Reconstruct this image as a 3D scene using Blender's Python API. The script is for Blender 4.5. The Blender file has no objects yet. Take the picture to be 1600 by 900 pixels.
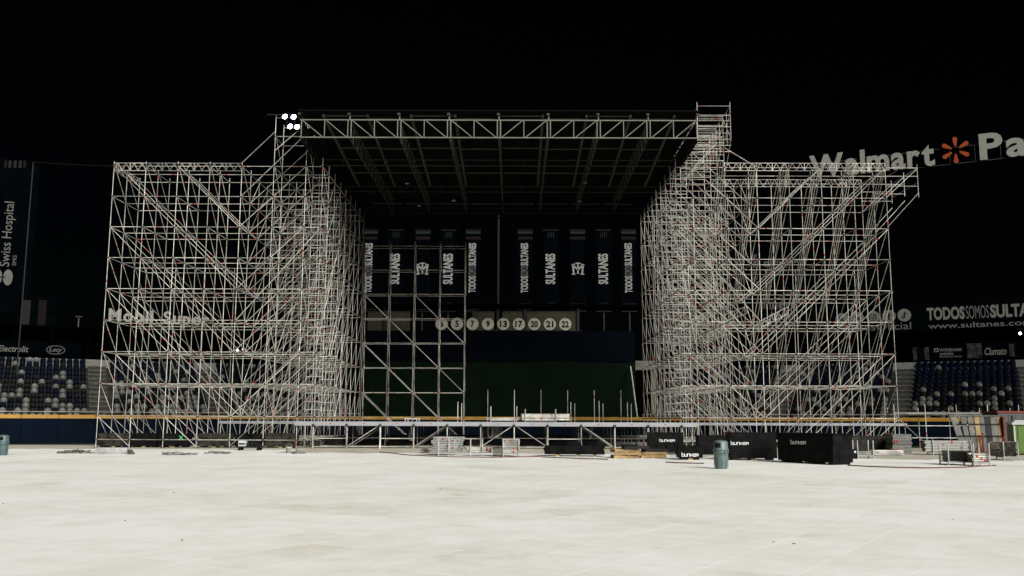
import bpy, math, random
from mathutils import Vector, Matrix
random.seed(7)
SC = bpy.context.scene
COL = SC.collection
R = math.radians

# ------------------------------------------------------------------ camera
F, PITCH, YAW, ROLL, H = 1450.0, R(8.12), R(0.2), R(0.2), 1.76
CAMR = (Matrix.Rotation(YAW, 3, 'Z') @ Matrix.Rotation(R(90) + PITCH, 3, 'X') @ Matrix.Rotation(ROLL, 3, 'Z'))
cam = bpy.data.cameras.new('camera')
cam.sensor_width = 36.0
cam.lens = 36.0 * F / 1600.0
cam.clip_end = 3000
cam_o = bpy.data.objects.new('camera', cam)
COL.objects.link(cam_o)
cam_o.matrix_world = Matrix.Translation((0, 0, H)) @ CAMR.to_4x4()
SC.camera = cam_o

# ------------------------------------------------------------------ night sky, floodlight direction, exposure
SUN_AZ, SUN_EL = R(33), R(27)      # to the right and behind the photographer
SDIR = Vector((math.sin(SUN_AZ) * math.cos(SUN_EL), -math.cos(SUN_AZ) * math.cos(SUN_EL), math.sin(SUN_EL)))
W = bpy.data.worlds.new('World')
SC.world = W
W.use_nodes = True
wn = W.node_tree.nodes
sky = wn.new('ShaderNodeTexSky')
sky.sky_type = 'NISHITA'
sky.sun_disc = False
sky.sun_elevation = SUN_EL
sky.sun_rotation = math.pi - SUN_AZ
W.node_tree.links.new(sky.outputs[0], wn['Background'].inputs[0])
wn['Background'].inputs[1].default_value = 0.0001
sun = bpy.data.lights.new('sun', 'SUN')
sun.energy = 4.0
sun.angle = R(40)
sun.color = (1.0, 0.99, 0.965)
sun_o = bpy.data.objects.new('sun', sun)
COL.objects.link(sun_o)
sun_o.location = SDIR * 120
sun_o.rotation_euler = (-SDIR).to_track_quat('-Z', 'Y').to_euler()
vs = SC.view_settings
vs.view_transform = 'Standard'
vs.look = 'None'
vs.gamma = 1.0
vs.use_curve_mapping = False
vs.exposure = 0.82

# ------------------------------------------------------------------ pixel helpers (a pixel gives a direction, the depth comes from the ground or a plane)
def ray(px, py):
    return CAMR @ Vector(((px - 800) / F, -(py - 450) / F, -1))
def PY(px, py, Y):
    d = ray(px, py)
    return Vector((0, 0, H)) + d * (Y / d.y)
def G(px, py, z=0.0):
    d = ray(px, py)
    return Vector((0, 0, H)) + d * ((z - H) / d.z)
def PL(px, py, p0, n):
    d = ray(px, py)
    o = Vector((0, 0, H))
    return o + d * ((Vector((p0[0], p0[1], 0)) - o).dot(Vector((n[0], n[1], 0))) / d.dot(Vector((n[0], n[1], 0))))
def pxm(p):
    """metres per photo pixel at point p"""
    return (CAMR.transposed() @ (Vector(p) - Vector((0, 0, H)))).z / -F

# ------------------------------------------------------------------ materials
MATS = {}
def mat(name, col, rough=0.6, spec=0.3, var=0.0, scale=3.0, emit=None, col2=None, metallic=0.0, bump=0.0, obvar=0.0, detail=6.0):
    if name in MATS:
        return MATS[name]
    m = bpy.data.materials.new(name)
    m.use_nodes = True
    nt = m.node_tree
    N, L = nt.nodes, nt.links
    b = N['Principled BSDF']
    b.inputs['Roughness'].default_value = rough
    b.inputs['Specular IOR Level'].default_value = spec
    b.inputs['Metallic'].default_value = metallic
    c4 = (*col, 1)
    if var > 0 or col2:
        tc = N.new('ShaderNodeNewGeometry')
        nz = N.new('ShaderNodeTexNoise')
        nz.inputs['Scale'].default_value = scale
        nz.inputs['Detail'].default_value = detail
        nz.inputs['Roughness'].default_value = 0.65
        L.new(tc.outputs['Position'], nz.inputs['Vector'])
        rp = N.new('ShaderNodeValToRGB')
        rp.color_ramp.elements[0].position = 0.32
        rp.color_ramp.elements[1].position = 0.68
        a = [c * (1 - var) for c in col]
        d = list(col2) if col2 else [min(1, c * (1 + var)) for c in col]
        rp.color_ramp.elements[0].color = (*a, 1)
        rp.color_ramp.elements[1].color = (*d, 1)
        L.new(nz.outputs[0], rp.inputs[0])
        out = rp.outputs[0]
        if obvar:
            oi = N.new('ShaderNodeObjectInfo')
            mr = N.new('ShaderNodeMapRange')
            mr.inputs[3].default_value = 1 - obvar
            mr.inputs[4].default_value = 1 + obvar
            L.new(oi.outputs['Random'], mr.inputs[0])
            mx = N.new('ShaderNodeVectorMath'); mx.operation = 'SCALE'
            L.new(out, mx.inputs[0]); L.new(mr.outputs[0], mx.inputs['Scale'])
            out = mx.outputs[0]
        L.new(out, b.inputs['Base Color'])
        if bump:
            bp = N.new('ShaderNodeBump')
            bp.inputs['Strength'].default_value = bump
            bp.inputs['Distance'].default_value = 0.02
            L.new(nz.outputs[0], bp.inputs['Height'])
            L.new(bp.outputs[0], b.inputs['Normal'])
    else:
        b.inputs['Base Color'].default_value = c4
    if emit:
        b.inputs['Emission Color'].default_value = (*emit[0], 1)
        b.inputs['Emission Strength'].default_value = emit[1]
    MATS[name] = m
    return m

STEEL = mat('galvanised_steel', (0.32, 0.308, 0.265), 0.45, 0.5, var=0.55, scale=1.2, obvar=0.45)
STEELW = mat('pale_steel', (0.28, 0.28, 0.27), 0.5, 0.4, var=0.3, scale=3)
RED = mat('red_band', (0.30, 0.03, 0.02), 0.6)
NODE = mat('dark_coupling', (0.025, 0.025, 0.023), 0.7)
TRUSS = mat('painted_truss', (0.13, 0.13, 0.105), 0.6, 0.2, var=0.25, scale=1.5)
TRUSSD = mat('shaded_truss', (0.042, 0.042, 0.030), 0.65, 0.15, var=0.3, scale=1.5)  # front truss paint darkened, shade under the roof put into its colour
BLACKM = mat('black_metal', (0.005, 0.005, 0.005), 0.6, 0.2, var=0.4)
ROOFB = mat('black_roof_sheet', (0.0025, 0.0025, 0.0028), 0.8, 0.05, var=0.4, scale=0.7)
ALU = mat('white_fascia', (0.235, 0.235, 0.245), 0.5, 0.4, var=0.1, scale=1.0)
WOOD = mat('pallet_wood', (0.28, 0.185, 0.085), 0.8, 0.2, var=0.3, scale=4, obvar=0.25)
PLY = mat('added_deck_plywood', (0.20, 0.16, 0.11), 0.8, 0.2, var=0.3, scale=2, obvar=0.2)
CRATE = mat('black_crate_paint', (0.0016, 0.0016, 0.0016), 0.6, 0.05, var=0.5, scale=2.6, col2=(0.008, 0.008, 0.0078), detail=9)
CRATED = mat('dusty_crate_paint', (0.0025, 0.0025, 0.002), 0.8, 0.1, col2=(0.04, 0.038, 0.029), scale=2.8, detail=9)
LOGO = mat('white_stencil', (0.6, 0.6, 0.59), 0.6)
NAVY = mat('navy_padding', (0.0005, 0.0026, 0.0070), 0.75, 0.04, var=0.25, scale=0.6)
YEL = mat('yellow_cap', (0.26, 0.135, 0.016), 0.55, 0.3, var=0.2, scale=1.2)
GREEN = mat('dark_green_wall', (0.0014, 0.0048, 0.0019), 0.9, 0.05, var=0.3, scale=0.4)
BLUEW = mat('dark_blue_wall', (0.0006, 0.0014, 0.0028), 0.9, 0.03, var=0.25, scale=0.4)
CONC = mat('terrace_concrete', (0.085, 0.083, 0.070), 0.85, 0.2, var=0.35, scale=1.3)
TAN = mat('concourse_wall', (0.030, 0.028, 0.018), 0.85, 0.05, var=0.25, scale=0.8)
DARK = mat('black_cladding', (0.0004, 0.0005, 0.0006), 0.95, 0.0, var=0.4, scale=0.3)
BOARD = mat('dark_board', (0.0006, 0.0011, 0.0014), 0.95, 0.0, var=0.4, scale=0.6)
BANNER = mat('navy_banner_cloth', (0.0006, 0.0010, 0.0015), 0.95, 0.0, var=0.3, scale=0.8)
LETTER = mat('pale_sign_letter', (0.095, 0.095, 0.083), 0.7, 0.15, var=0.12, scale=1.5)
LETTERL = mat('dull_sign_letter', (0.075, 0.075, 0.066), 0.7, 0.15, var=0.12, scale=1.5)
LETTERW = mat('white_banner_print', (0.165, 0.165, 0.155), 0.8, 0.1, var=0.1, scale=1.5)
LETTERG = mat('grey_banner_print', (0.075, 0.075, 0.072), 0.8, 0.1)
LETTERD = mat('black_numeral', (0.006, 0.006, 0.006), 0.8, 0.1)
ORANGE = mat('orange_petal', (0.22, 0.036, 0.008), 0.6, 0.2)
DISC = mat('cream_disc', (0.36, 0.36, 0.29), 0.7, 0.15, var=0.1, scale=2)
REDD = mat('dull_red_print', (0.003, 0.0006, 0.0007), 0.8, 0.1)
GREYP = mat('dull_grey_print', (0.008, 0.0085, 0.008), 0.8, 0.1)
SEATG = mat('pale_grey_seat', (0.045, 0.045, 0.039), 0.42, 0.2, var=0.3, scale=1.7, obvar=0.3)
SEATD = mat('black_seat', (0.0022, 0.0024, 0.0024), 0.4, 0.03, var=0.35, scale=1.7)
SEATB = mat('blue_seat', (0.0007, 0.0016, 0.0052), 0.45, 0.02, var=0.3, scale=1.7)
BIN = mat('grey_green_plastic', (0.082, 0.115, 0.112), 0.45, 0.4, var=0.12, scale=3)
BIND = mat('dark_green_plastic', (0.05, 0.085, 0.085), 0.45, 0.4, var=0.12, scale=3)
LIME = mat('lime_plastic', (0.062, 0.12, 0.014), 0.5, 0.4, var=0.1)
WHITE = mat('white_plastic', (0.36, 0.36, 0.35), 0.5, 0.4)
GREYB = mat('grey_board', (0.115, 0.115, 0.103), 0.75, 0.2, var=0.3, scale=2.5, obvar=0.2)
PINE = mat('pine_board', (0.27, 0.185, 0.085), 0.7, 0.2, var=0.2, scale=3)
REDF = mat('red_frame_paint', (0.13, 0.022, 0.012), 0.6, 0.2, var=0.3)
CABLE = mat('dark_cable', (0.05, 0.048, 0.045), 0.7, var=0.5, col2=(0.16, 0.15, 0.13), scale=6)
HOSE = mat('red_brown_hose', (0.085, 0.02, 0.014), 0.8, var=0.3)
XGREEN = mat('green_spray', (0.10, 0.75, 0.25), 0.6)
LAMP = mat('lamp_lens', (0.9, 0.95, 1), 0.3, emit=((0.80, 0.93, 1.0), 14.0))
SMALL = mat('small_lamp_lens', (0.9, 0.9, 0.85), 0.3, emit=((1.0, 0.95, 0.85), 4.0))
FLOORB = mat('floor_underlay', (0.40, 0.37, 0.30), 0.85, 0.1, var=0.25, scale=0.8, detail=8)
GROUND = mat('field_ground', (0.10, 0.085, 0.06), 0.9, 0.1, var=0.4, scale=0.5, col2=(0.05, 0.06, 0.03))

ANG = R(-33)
def floor_material():
    m = bpy.data.materials.new('white_floor_panel')
    m.use_nodes = True
    N, L = m.node_tree.nodes, m.node_tree.links
    b = N['Principled BSDF']
    b.inputs['Specular IOR Level'].default_value = 0.35
    geo = N.new('ShaderNodeNewGeometry')
    rot = N.new('ShaderNodeVectorRotate'); rot.rotation_type = 'Z_AXIS'
    rot.inputs['Angle'].default_value = -ANG
    L.new(geo.outputs['Position'], rot.inputs['Vector'])
    sn = N.new('ShaderNodeVectorMath'); sn.operation = 'MULTIPLY'
    sn.inputs[1].default_value = (1 / PW, 1 / PW, 0)
    L.new(rot.outputs[0], sn.inputs[0])
    fl = N.new('ShaderNodeVectorMath'); fl.operation = 'FLOOR'
    L.new(sn.outputs[0], fl.inputs[0])
    wh = N.new('ShaderNodeTexWhiteNoise'); wh.noise_dimensions = '3D'
    L.new(fl.outputs[0], wh.inputs['Vector'])
    # batches of panels: a coarser cell too
    sn2 = N.new('ShaderNodeVectorMath'); sn2.operation = 'MULTIPLY'
    sn2.inputs[1].default_value = (1 / (PW * 5), 1 / (PW * 2), 0)
    L.new(rot.outputs[0], sn2.inputs[0])
    fl2 = N.new('ShaderNodeVectorMath'); fl2.operation = 'FLOOR'
    L.new(sn2.outputs[0], fl2.inputs[0])
    wh2 = N.new('ShaderNodeTexWhiteNoise'); wh2.noise_dimensions = '3D'
    L.new(fl2.outputs[0], wh2.inputs['Vector'])
    def noise(scale, detail, rough=0.6):
        n = N.new('ShaderNodeTexNoise')
        n.inputs['Scale'].default_value = scale
        n.inputs['Detail'].default_value = detail
        n.inputs['Roughness'].default_value = rough
        L.new(geo.outputs['Position'], n.inputs['Vector'])
        return n.outputs[0]
    big, mid, fine = noise(0.24, 6, 0.7), noise(1.3, 7, 0.75), noise(9.0, 6, 0.8)
    def math_(op, a, c):
        n = N.new('ShaderNodeMath'); n.operation = op
        for i, v in enumerate((a, c)):
            if isinstance(v, (int, float)): n.inputs[i].default_value = v
            else: L.new(v, n.inputs[i])
        return n.outputs[0]
    v = math_('ADD', math_('MULTIPLY', wh.outputs['Value'], 0.085), math_('MULTIPLY', wh2.outputs['Value'], 0.085))
    v = math_('ADD', v, math_('MULTIPLY', big, 0.58))
    v = math_('ADD', v, math_('MULTIPLY', mid, 0.36))
    v = math_('ADD', v, math_('MULTIPLY', fine, 0.10))
    sn3 = N.new('ShaderNodeVectorMath'); sn3.operation = 'MULTIPLY'; sn3.inputs[1].default_value = (3 / PW, 3 / PW, 0)
    L.new(rot.outputs[0], sn3.inputs[0])
    fl3 = N.new('ShaderNodeVectorMath'); fl3.operation = 'FLOOR'; L.new(sn3.outputs[0], fl3.inputs[0])
    wh3 = N.new('ShaderNodeTexWhiteNoise'); wh3.noise_dimensions = '3D'; L.new(fl3.outputs[0], wh3.inputs['Vector'])
    v = math_('ADD', v, math_('MULTIPLY', math_('SUBTRACT', wh3.outputs['Value'], 0.5), 0.05))
    rp = N.new('ShaderNodeValToRGB')
    e = rp.color_ramp.elements
    e[0].position, e[0].color = 0.43, (0.66, 0.625, 0.53, 1)
    e[1].position, e[1].color = 0.70, (0.85, 0.845, 0.80, 1)
    k = rp.color_ramp.elements.new(0.55); k.color = (0.775, 0.76, 0.695, 1)
    # scuffs and wheel marks: thin stretched streaks in two directions
    def streak(rotz, sx, sy):
        mp = N.new('ShaderNodeMapping'); mp.inputs['Rotation'].default_value = (0, 0, rotz); mp.inputs['Scale'].default_value = (sx, sy, 1)
        L.new(geo.outputs['Position'], mp.inputs['Vector'])
        n = N.new('ShaderNodeTexNoise'); n.inputs['Scale'].default_value = 1.0; n.inputs['Detail'].default_value = 5; n.inputs['Roughness'].default_value = 0.6
        L.new(mp.outputs[0], n.inputs['Vector'])
        r_ = N.new('ShaderNodeMapRange'); r_.clamp = True
        r_.inputs[1].default_value = 0.63; r_.inputs[2].default_value = 0.72; r_.inputs[3].default_value = 0.0; r_.inputs[4].default_value = 0.05
        L.new(n.outputs[0], r_.inputs[0])
        return r_.outputs[0]
    v = math_('SUBTRACT', v, streak(R(20), 0.25, 3.0))
    v = math_('SUBTRACT', v, streak(R(-50), 0.35, 5.0))
    L.new(v, rp.inputs[0])
    # scattered brown stains
    st = noise(0.33, 3, 0.5)
    mrs = N.new('ShaderNodeMapRange'); mrs.clamp = True
    mrs.inputs[1].default_value = 0.60; mrs.inputs[2].default_value = 0.74
    mrs.inputs[3].default_value = 0.0; mrs.inputs[4].default_value = 0.38
    L.new(st, mrs.inputs[0])
    mx = N.new('ShaderNodeMix'); mx.data_type = 'RGBA'
    L.new(mrs.outputs[0], mx.inputs['Factor'])
    L.new(rp.outputs[0], mx.inputs['A'])
    mx.inputs['B'].default_value = (0.58, 0.51, 0.40, 1)
    L.new(mx.outputs['Result'], b.inputs['Base Color'])
    rr = N.new('ShaderNodeMapRange')
    rr.inputs[3].default_value = 0.42; rr.inputs[4].default_value = 0.62
    L.new(mid, rr.inputs[0]); L.new(rr.outputs[0], b.inputs['Roughness'])
    bp = N.new('ShaderNodeBump'); bp.inputs['Strength'].default_value = 0.12; bp.inputs['Distance'].default_value = 0.01
    L.new(fine, bp.inputs['Height']); L.new(bp.outputs[0], b.inputs['Normal'])
    return m
PW = 1.1
FLOORM = floor_material()

# ------------------------------------------------------------------ mesh helpers
class MB:
    def __init__(s):
        s.v, s.f = [], []
    def add(s, vs_, fs_):
        o = len(s.v)
        s.v += [tuple(v) for v in vs_]
        s.f += [tuple(i + o for i in f) for f in fs_]
        return s
    def box(s, a, b):
        x0, y0, z0 = a; x1, y1, z1 = b
        return s.add([(x0, y0, z0), (x1, y0, z0), (x1, y1, z0), (x0, y1, z0), (x0, y0, z1), (x1, y0, z1), (x1, y1, z1), (x0, y1, z1)],
                     [(0, 3, 2, 1), (4, 5, 6, 7), (0, 1, 5, 4), (1, 2, 6, 5), (2, 3, 7, 6), (3, 0, 4, 7)])
    def bevbox(s, a, b, r=0.02):
        """box with chamfered vertical and top edges"""
        x0, y0, z0 = a; x1, y1, z1 = b
        def ring(z, i):
            return [(x0 + r + i, y0 + i, z), (x1 - r - i, y0 + i, z), (x1 - i, y0 + r + i, z), (x1 - i, y1 - r - i, z), (x1 - r - i, y1 - i, z), (x0 + r + i, y1 - i, z), (x0 + i, y1 - r - i, z), (x0 + i, y0 + r + i, z)]
        vs_ = ring(z0, 0) + ring(z1 - r, 0) + ring(z1, r)
        fs_ = []
        for k in range(2):
            for i in range(8):
                j = (i + 1) % 8
                fs_.append((k * 8 + i, k * 8 + j, k * 8 + 8 + j, k * 8 + 8 + i))
        fs_ += [tuple(range(16, 24)), tuple(reversed(range(0, 8)))]
        return s.add(vs_, fs_)
    def tube(s, p, q, r=0.025, n=6, caps=False):
        p, q = Vector(p), Vector(q)
        d = (q - p)
        if d.length < 1e-6: return s
        d.normalize()
        u = d.orthogonal().normalized(); w = d.cross(u)
        vs_ = []
        for c in (p, q):
            for i in range(n):
                a = 2 * math.pi * i / n
                vs_.append(c + (u * math.cos(a) + w * math.sin(a)) * r)
        fs_ = [(i, (i + 1) % n, n + (i + 1) % n, n + i) for i in range(n)]
        if caps: fs_ += [tuple(reversed(range(n))), tuple(range(n, 2 * n))]
        return s.add(vs_, fs_)
    def path(s, pts, r=0.02, n=5):
        for a, b in zip(pts[:-1], pts[1:]): s.tube(a, b, r, n)
        return s
    def lathe(s, prof, n=24, c=(0, 0, 0), cap=True):
        vs_, fs_ = [], []
        for (r, z) in prof:
            for i in range(n):
                a = 2 * math.pi * i / n
                vs_.append((c[0] + r * math.cos(a), c[1] + r * math.sin(a), c[2] + z))
        for k in range(len(prof) - 1):
            for i in range(n):
                j = (i + 1) % n
                fs_.append((k * n + i, k * n + j, k * n + n + j, k * n + n + i))
        if cap:
            fs_.append(tuple(reversed(range(n))))
            fs_.append(tuple(range((len(prof) - 1) * n, len(prof) * n)))
        return s.add(vs_, fs_)
    def xf(s, M):
        s.v = [tuple(M @ Vector(v)) for v in s.v]
        return s
    def mesh(s, name, m, smooth=False):
        me = bpy.data.meshes.new(name)
        me.from_pydata(s.v, [], s.f)
        me.update()
        if m: me.materials.append(m)
        if smooth: me.shade_smooth()
        return me
    def build(s, name, m, parent=None, smooth=False, loc=None):
        return link(name, s.mesh(name, m, smooth), parent, loc)

def link(name, me, parent=None, loc=None):
    o = bpy.data.objects.new(name, me)
    COL.objects.link(o)
    if parent: o.parent = parent
    if loc is not None: o.location = loc
    return o
def tag(o, label, cat, group=None):
    o['label'] = label; o['category'] = cat
    if group: o['group'] = group
    return o
def thing(name, label, cat, loc=(0, 0, 0), rz=0.0, group=None):
    o = bpy.data.objects.new(name, None)
    COL.objects.link(o)
    o.empty_display_size = 0.2
    o.location = loc; o.rotation_euler = (0, 0, rz)
    return tag(o, label, cat, group)
def struct(o):
    o['kind'] = 'structure'; return o
def stuff(o):
    o['kind'] = 'stuff'; return o
def copy_tree(o, parent=None):
    c = o.copy(); COL.objects.link(c)
    if parent: c.parent = parent
    for ch in list(o.children): copy_tree(ch, c)
    return c

UNIT = {}
def unit_tube(r, m, n=6):
    k = (r, m.name, n)
    if k not in UNIT:
        UNIT[k] = MB().tube((0, 0, 0), (0, 0, 1), r, n).mesh('tube', m, True)
    return UNIT[k]
def tube_part(name, p, q, r, m, parent, n=6, off=None):
    p, q = Vector(p), Vector(q)
    o = bpy.data.objects.new(name, unit_tube(r, m, n))
    COL.objects.link(o)
    o.parent = parent
    d = q - p
    o.rotation_mode = 'QUATERNION'
    o.rotation_quaternion = d.to_track_quat('Z', 'Y')
    o.location = p - (off if off is not None else Vector())
    o.scale = (1, 1, d.length)
    return o
def emit(name, segs, r, m, parent, cap=300):
    """nearest `cap` tubes as parts, the rest joined"""
    off = Vector(parent.location)
    segs = sorted(segs, key=lambda s: (s[0] + s[1]).length - 0.3 * (s[1] - s[0]).length)
    for p, q in segs[:cap]: tube_part(name, p, q, r, m, parent, off=off)
    if len(segs) > cap:
        b = MB()
        for p, q in segs[cap:]: b.tube(p - off, q - off, r)
        o = stuff(b.build(name + '_mass', m, parent, True))
        o['label'] = 'the many further %ss deeper in the lattice' % name.replace('_', ' ')
def bands(segs, parent, prob=0.75, r=0.034):
    off = Vector(parent.location); b = MB()
    for p, q in segs:
        Ln = (q - p).length
        for k in range(max(1, int(Ln / 2.0))):
            if random.random() < prob:
                t = (k + random.choice((0.12, 0.2, 0.5, 0.8, 0.88))) * 2.0 / Ln
                if t > 0.98: continue
                c = p.lerp(q, t); d = (q - p).normalized() * 0.07
                b.tube(c - d - off, c + d - off, r, 6)
    if b.v: stuff(b.build('red_band', RED, parent))
def node_discs(pts, parent, r=0.085):
    off = Vector(parent.location); b = MB()
    for p in pts:
        b.lathe([(r, -0.035), (r, 0.035)], 6, p - off)
    stuff(b.build('coupling_rosette', NODE, parent))

# text -> mesh fitted to a width and height, lying in its own XZ plane (x right, z up, facing -Y)
def text_mesh(body, w, h, m, bold=0.0, depth=0.02, name='lettering', slant=0.0, spacing=1.0):
    cu = bpy.data.curves.new(name, 'FONT')
    cu.body = body
    cu.resolution_u = 3
    cu.offset = bold
    cu.shear = slant
    cu.space_character = spacing
    cu.extrude = 0.02
    o = bpy.data.objects.new(name, cu)
    COL.objects.link(o)
    dg = bpy.context.evaluated_depsgraph_get()
    me = bpy.data.meshes.new_from_object(o.evaluated_get(dg))
    bpy.data.objects.remove(o)
    bpy.data.curves.remove(cu)
    xs = [v.co.x for v in me.vertices]; ys = [v.co.y for v in me.vertices]
    x0, x1, y0, y1 = min(xs), max(xs), min(ys), max(ys)
    sx = (w / (x1 - x0)) if w else h / (y1 - y0)
    sy = h / (y1 - y0)
    for v in me.vertices:
        z = v.co.z
        v.co = ((v.co.x - x0) * sx, (-depth if z > 0 else 0.0), (v.co.y - y0) * sy)
    me.materials.clear(); me.materials.append(m)
    me.name = name
    return me
def put_text(body, w, h, m, parent, loc, rz=0.0, roty=0.0, **kw):
    me = text_mesh(body, w, h, m, **kw)
    o = link(kw.get('name', 'lettering'), me, parent, loc)
    o.rotation_euler = (0, roty, rz)
    return o

# ================================================================== the setting
gp = struct(MB().box((-400, -60, -0.5), (400, 700, -0.05)).build('ground', GROUND))

def floor():
    fb = struct(MB().box((-75, -12, -0.048), (75, 64, -0.004)).build('event_floor', FLOORB))
    c, s = math.cos(ANG), math.sin(ANG)
    cells = []
    n = int(95 / PW)
    for i in range(-n, n):
        for j in range(-n, n):
            cx, cy = (i + 0.5) * PW, (j + 0.5) * PW
            x, y = cx * c - cy * s, cx * s + cy * c
            if y < (55.5 if x < -13 else (50.5 if x < 8 else 47.5 - 0.28 * (x - 8))) and abs(x) < 74 and abs(x) < 9 + 0.66 * max(y, 0) and y > -2:
                cells.append((x, y))
    def panel_mb(r):
        g = 0.0011; hw = PW / 2 - g; b = 0.0006
        m = MB()
        vs_ = [(-hw, -hw, -0.0036), (hw, -hw, -0.0036), (hw, hw, -0.0036), (-hw, hw, -0.0036), (-hw, -hw, -b * .5), (hw, -hw, -b * .5), (hw, hw, -b * .5), (-hw, hw, -b * .5),
               (-hw + b, -hw + b, 0), (hw - b, -hw + b, 0), (hw - b, hw - b, 0), (-hw + b, hw - b, 0)]
        fs_ = [(8, 9, 10, 11)]
        for k in (0, 4):
            for i in range(4):
                fs_.append((k + i, k + (i + 1) % 4, k + 4 + (i + 1) % 4, k + 4 + i))
        return m.add(vs_, fs_).xf(Matrix.Rotation(ANG, 4, 'Z'))
    def key(p):
        d = ray(800, 450)
        inv = abs(p[0]) / max(p[1], 0.1)
        return (0 if (p[1] > 9 and inv < 0.57) else 1, math.hypot(*p))
    cells.sort(key=key)
    pm = panel_mb(0).mesh('floor_panel', FLOORM)
    for x, y in cells[:300]:
        link('floor_panel', pm, fb, (x, y, 0))
    b = MB(); base = panel_mb(0)
    for x, y in cells[300:]:
        b.add([(v[0] + x, v[1] + y, v[2]) for v in base.v], base.f)
    o = stuff(b.build('floor_panels', FLOORM, fb))
    o['label'] = 'the many further white floor panels reaching to the stage'
floor()

# ------------------------------------------------------------------ stand lines (plan): the outfield wall bends back behind the stage
PLW, DLW, NLW = Vector((-14, 78.6, 0)), Vector((-.888, -.459, 0)), Vector((-.459, .888, 0))
PRW, DRW, NRW = Vector((12, 78.6, 0)), Vector((.888, -.459, 0)), Vector((.459, .888, 0))
SIDES = {'left': (PLW, DLW, NLW), 'right': (PRW, DRW, NRW)}
def at(side, s, o, z):
    p, d, n = SIDES[side]
    q = p + d * s + n * o
    return Vector((q.x, q.y, z))
def frame(side):
    """rotation about Z so that local +X runs to the photo's right along the wall and local -Y faces the field"""
    p, d, n = SIDES[side]
    xr = -d if side == 'left' else d
    return math.atan2(xr.y, xr.x)

def wall_run(name, label, a, b, ht, capm, bodym, n, thick=0.35):
    a, b = Vector(a), Vector(b)
    L_ = (b - a).length
    t = thing(name, label, 'wall', (*a.xy, 0.0), math.atan2(b.y - a.y, b.x - a.x))
    w = L_ / n
    pm = MB().bevbox((0.006, 0, -0.04), (w - 0.006, thick, ht - 0.27), 0.02).mesh('padding_panel', bodym)
    cm = MB().bevbox((0.004, -0.03, ht - 0.268), (w - 0.004, thick + 0.03, ht), 0.03).mesh('cap', capm)
    for i in range(n):
        link('padding_panel', pm, t, (i * w, 0, 0))
        link('cap', cm, t, (i * w, 0, 0))
    return t
wall_run('outfield_wall', 'navy padded outfield wall with yellow cap at the foot of the left stand', at('left', 34, 0, 0), at('left', 0.02, 0, 0), 2.06, YEL, NAVY, 14)
wall_run('outfield_wall', 'navy padded outfield wall with yellow cap behind the stage centre', (-13.98, 78.6, 0), (11.98, 78.6, 0), 2.06, YEL, NAVY, 11)
wall_run('outfield_wall', 'navy padded outfield wall with yellow cap at the foot of the right stand', at('right', 0.02, 0, 0), at('right', 34, 0, 0), 2.06, YEL, NAVY, 14)

# ------------------------------------------------------------------ grandstands
NROW, RISE, TREAD, Z0, O0 = 13, 0.385, 0.74, 1.42, 1.0
STAIRS = {'left': [(-1.3, 0.0), (9.4, 10.7), (18.3, 19.7), (29.0, 30.3)], 'right': [(-1.6, -0.2), (8.6, 9.9), (17.9, 19.3), (27.0, 28.4)]}
SECT = {'left': [(0.1, 9.3), (10.8, 18.2), (19.8, 28.9), (30.4, 34)], 'right': [(-0.1, 8.5), (10.0, 17.8), (19.4, 26.9), (28.5, 33)]}
def grandstand(side):
    p, d, n = SIDES[side]
    t = thing('grandstand', 'grey concrete terraced grandstand with stairways on the %s of the stage' % side, 'grandstand', at(side, 0, 0, 0))
    s0, s1 = STAIRS[side][0][0], 34.0
    off = Vector(t.location)
    def slab(name, sa, sb, oa, ob, za, zb, m, par=t):
        vs_ = [at(side, s_, o_, z_) - off for z_ in (za, zb) for s_, o_ in ((sa, oa), (sb, oa), (sb, ob), (sa, ob))]
        return MB().add(vs_, [(0, 3, 2, 1), (4, 5, 6, 7), (0, 1, 5, 4), (1, 2, 6, 5), (2, 3, 7, 6), (3, 0, 4, 7)]).build(name, m, par)
    for r in range(NROW):
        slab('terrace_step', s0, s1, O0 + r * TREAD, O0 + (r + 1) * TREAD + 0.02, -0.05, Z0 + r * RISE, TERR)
    for (a, b) in STAIRS[side]:
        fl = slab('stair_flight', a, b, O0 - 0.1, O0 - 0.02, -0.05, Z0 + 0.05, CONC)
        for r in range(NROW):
            slab('stair_riser', a, b, O0 + r * TREAD + 0.37, O0 + (r + 1) * TREAD - 0.01, Z0 + r * RISE + 0.004, Z0 + r * RISE + 0.145, RISER_SHADE, fl)
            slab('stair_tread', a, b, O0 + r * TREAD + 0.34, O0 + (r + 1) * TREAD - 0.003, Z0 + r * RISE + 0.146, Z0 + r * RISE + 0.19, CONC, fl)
            slab('stair_riser', a, b, O0 + r * TREAD - 0.02, O0 + r * TREAD - 0.004, Z0 + (r - 1) * RISE + 0.2, Z0 + r * RISE - 0.05, RISER_SHADE, fl)
    # low tube rail along the first row
    b = MB()
    for k in range(int((s1 - s0) / 2)):
        b.tube(at(side, s0 + 2 * k + .1, 0.6, -0.05) - off, at(side, s0 + 2 * k + .1, 0.6, 2.28) - off, 0.022)
    b.tube(at(side, s0, 0.6, 2.28) - off, at(side, s1, 0.6, 2.28) - off, 0.025)
    b.build('front_rail', STEEL, t)
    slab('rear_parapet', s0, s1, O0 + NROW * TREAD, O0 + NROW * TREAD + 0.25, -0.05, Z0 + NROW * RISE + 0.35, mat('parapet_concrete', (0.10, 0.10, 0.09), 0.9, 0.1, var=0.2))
    return t
TERR = mat('shaded_terrace_concrete', (0.018, 0.018, 0.016), 0.9, 0.05, var=0.4, scale=1.3)  # stair concrete darkened, the shade between the seats put into its colour
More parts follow.
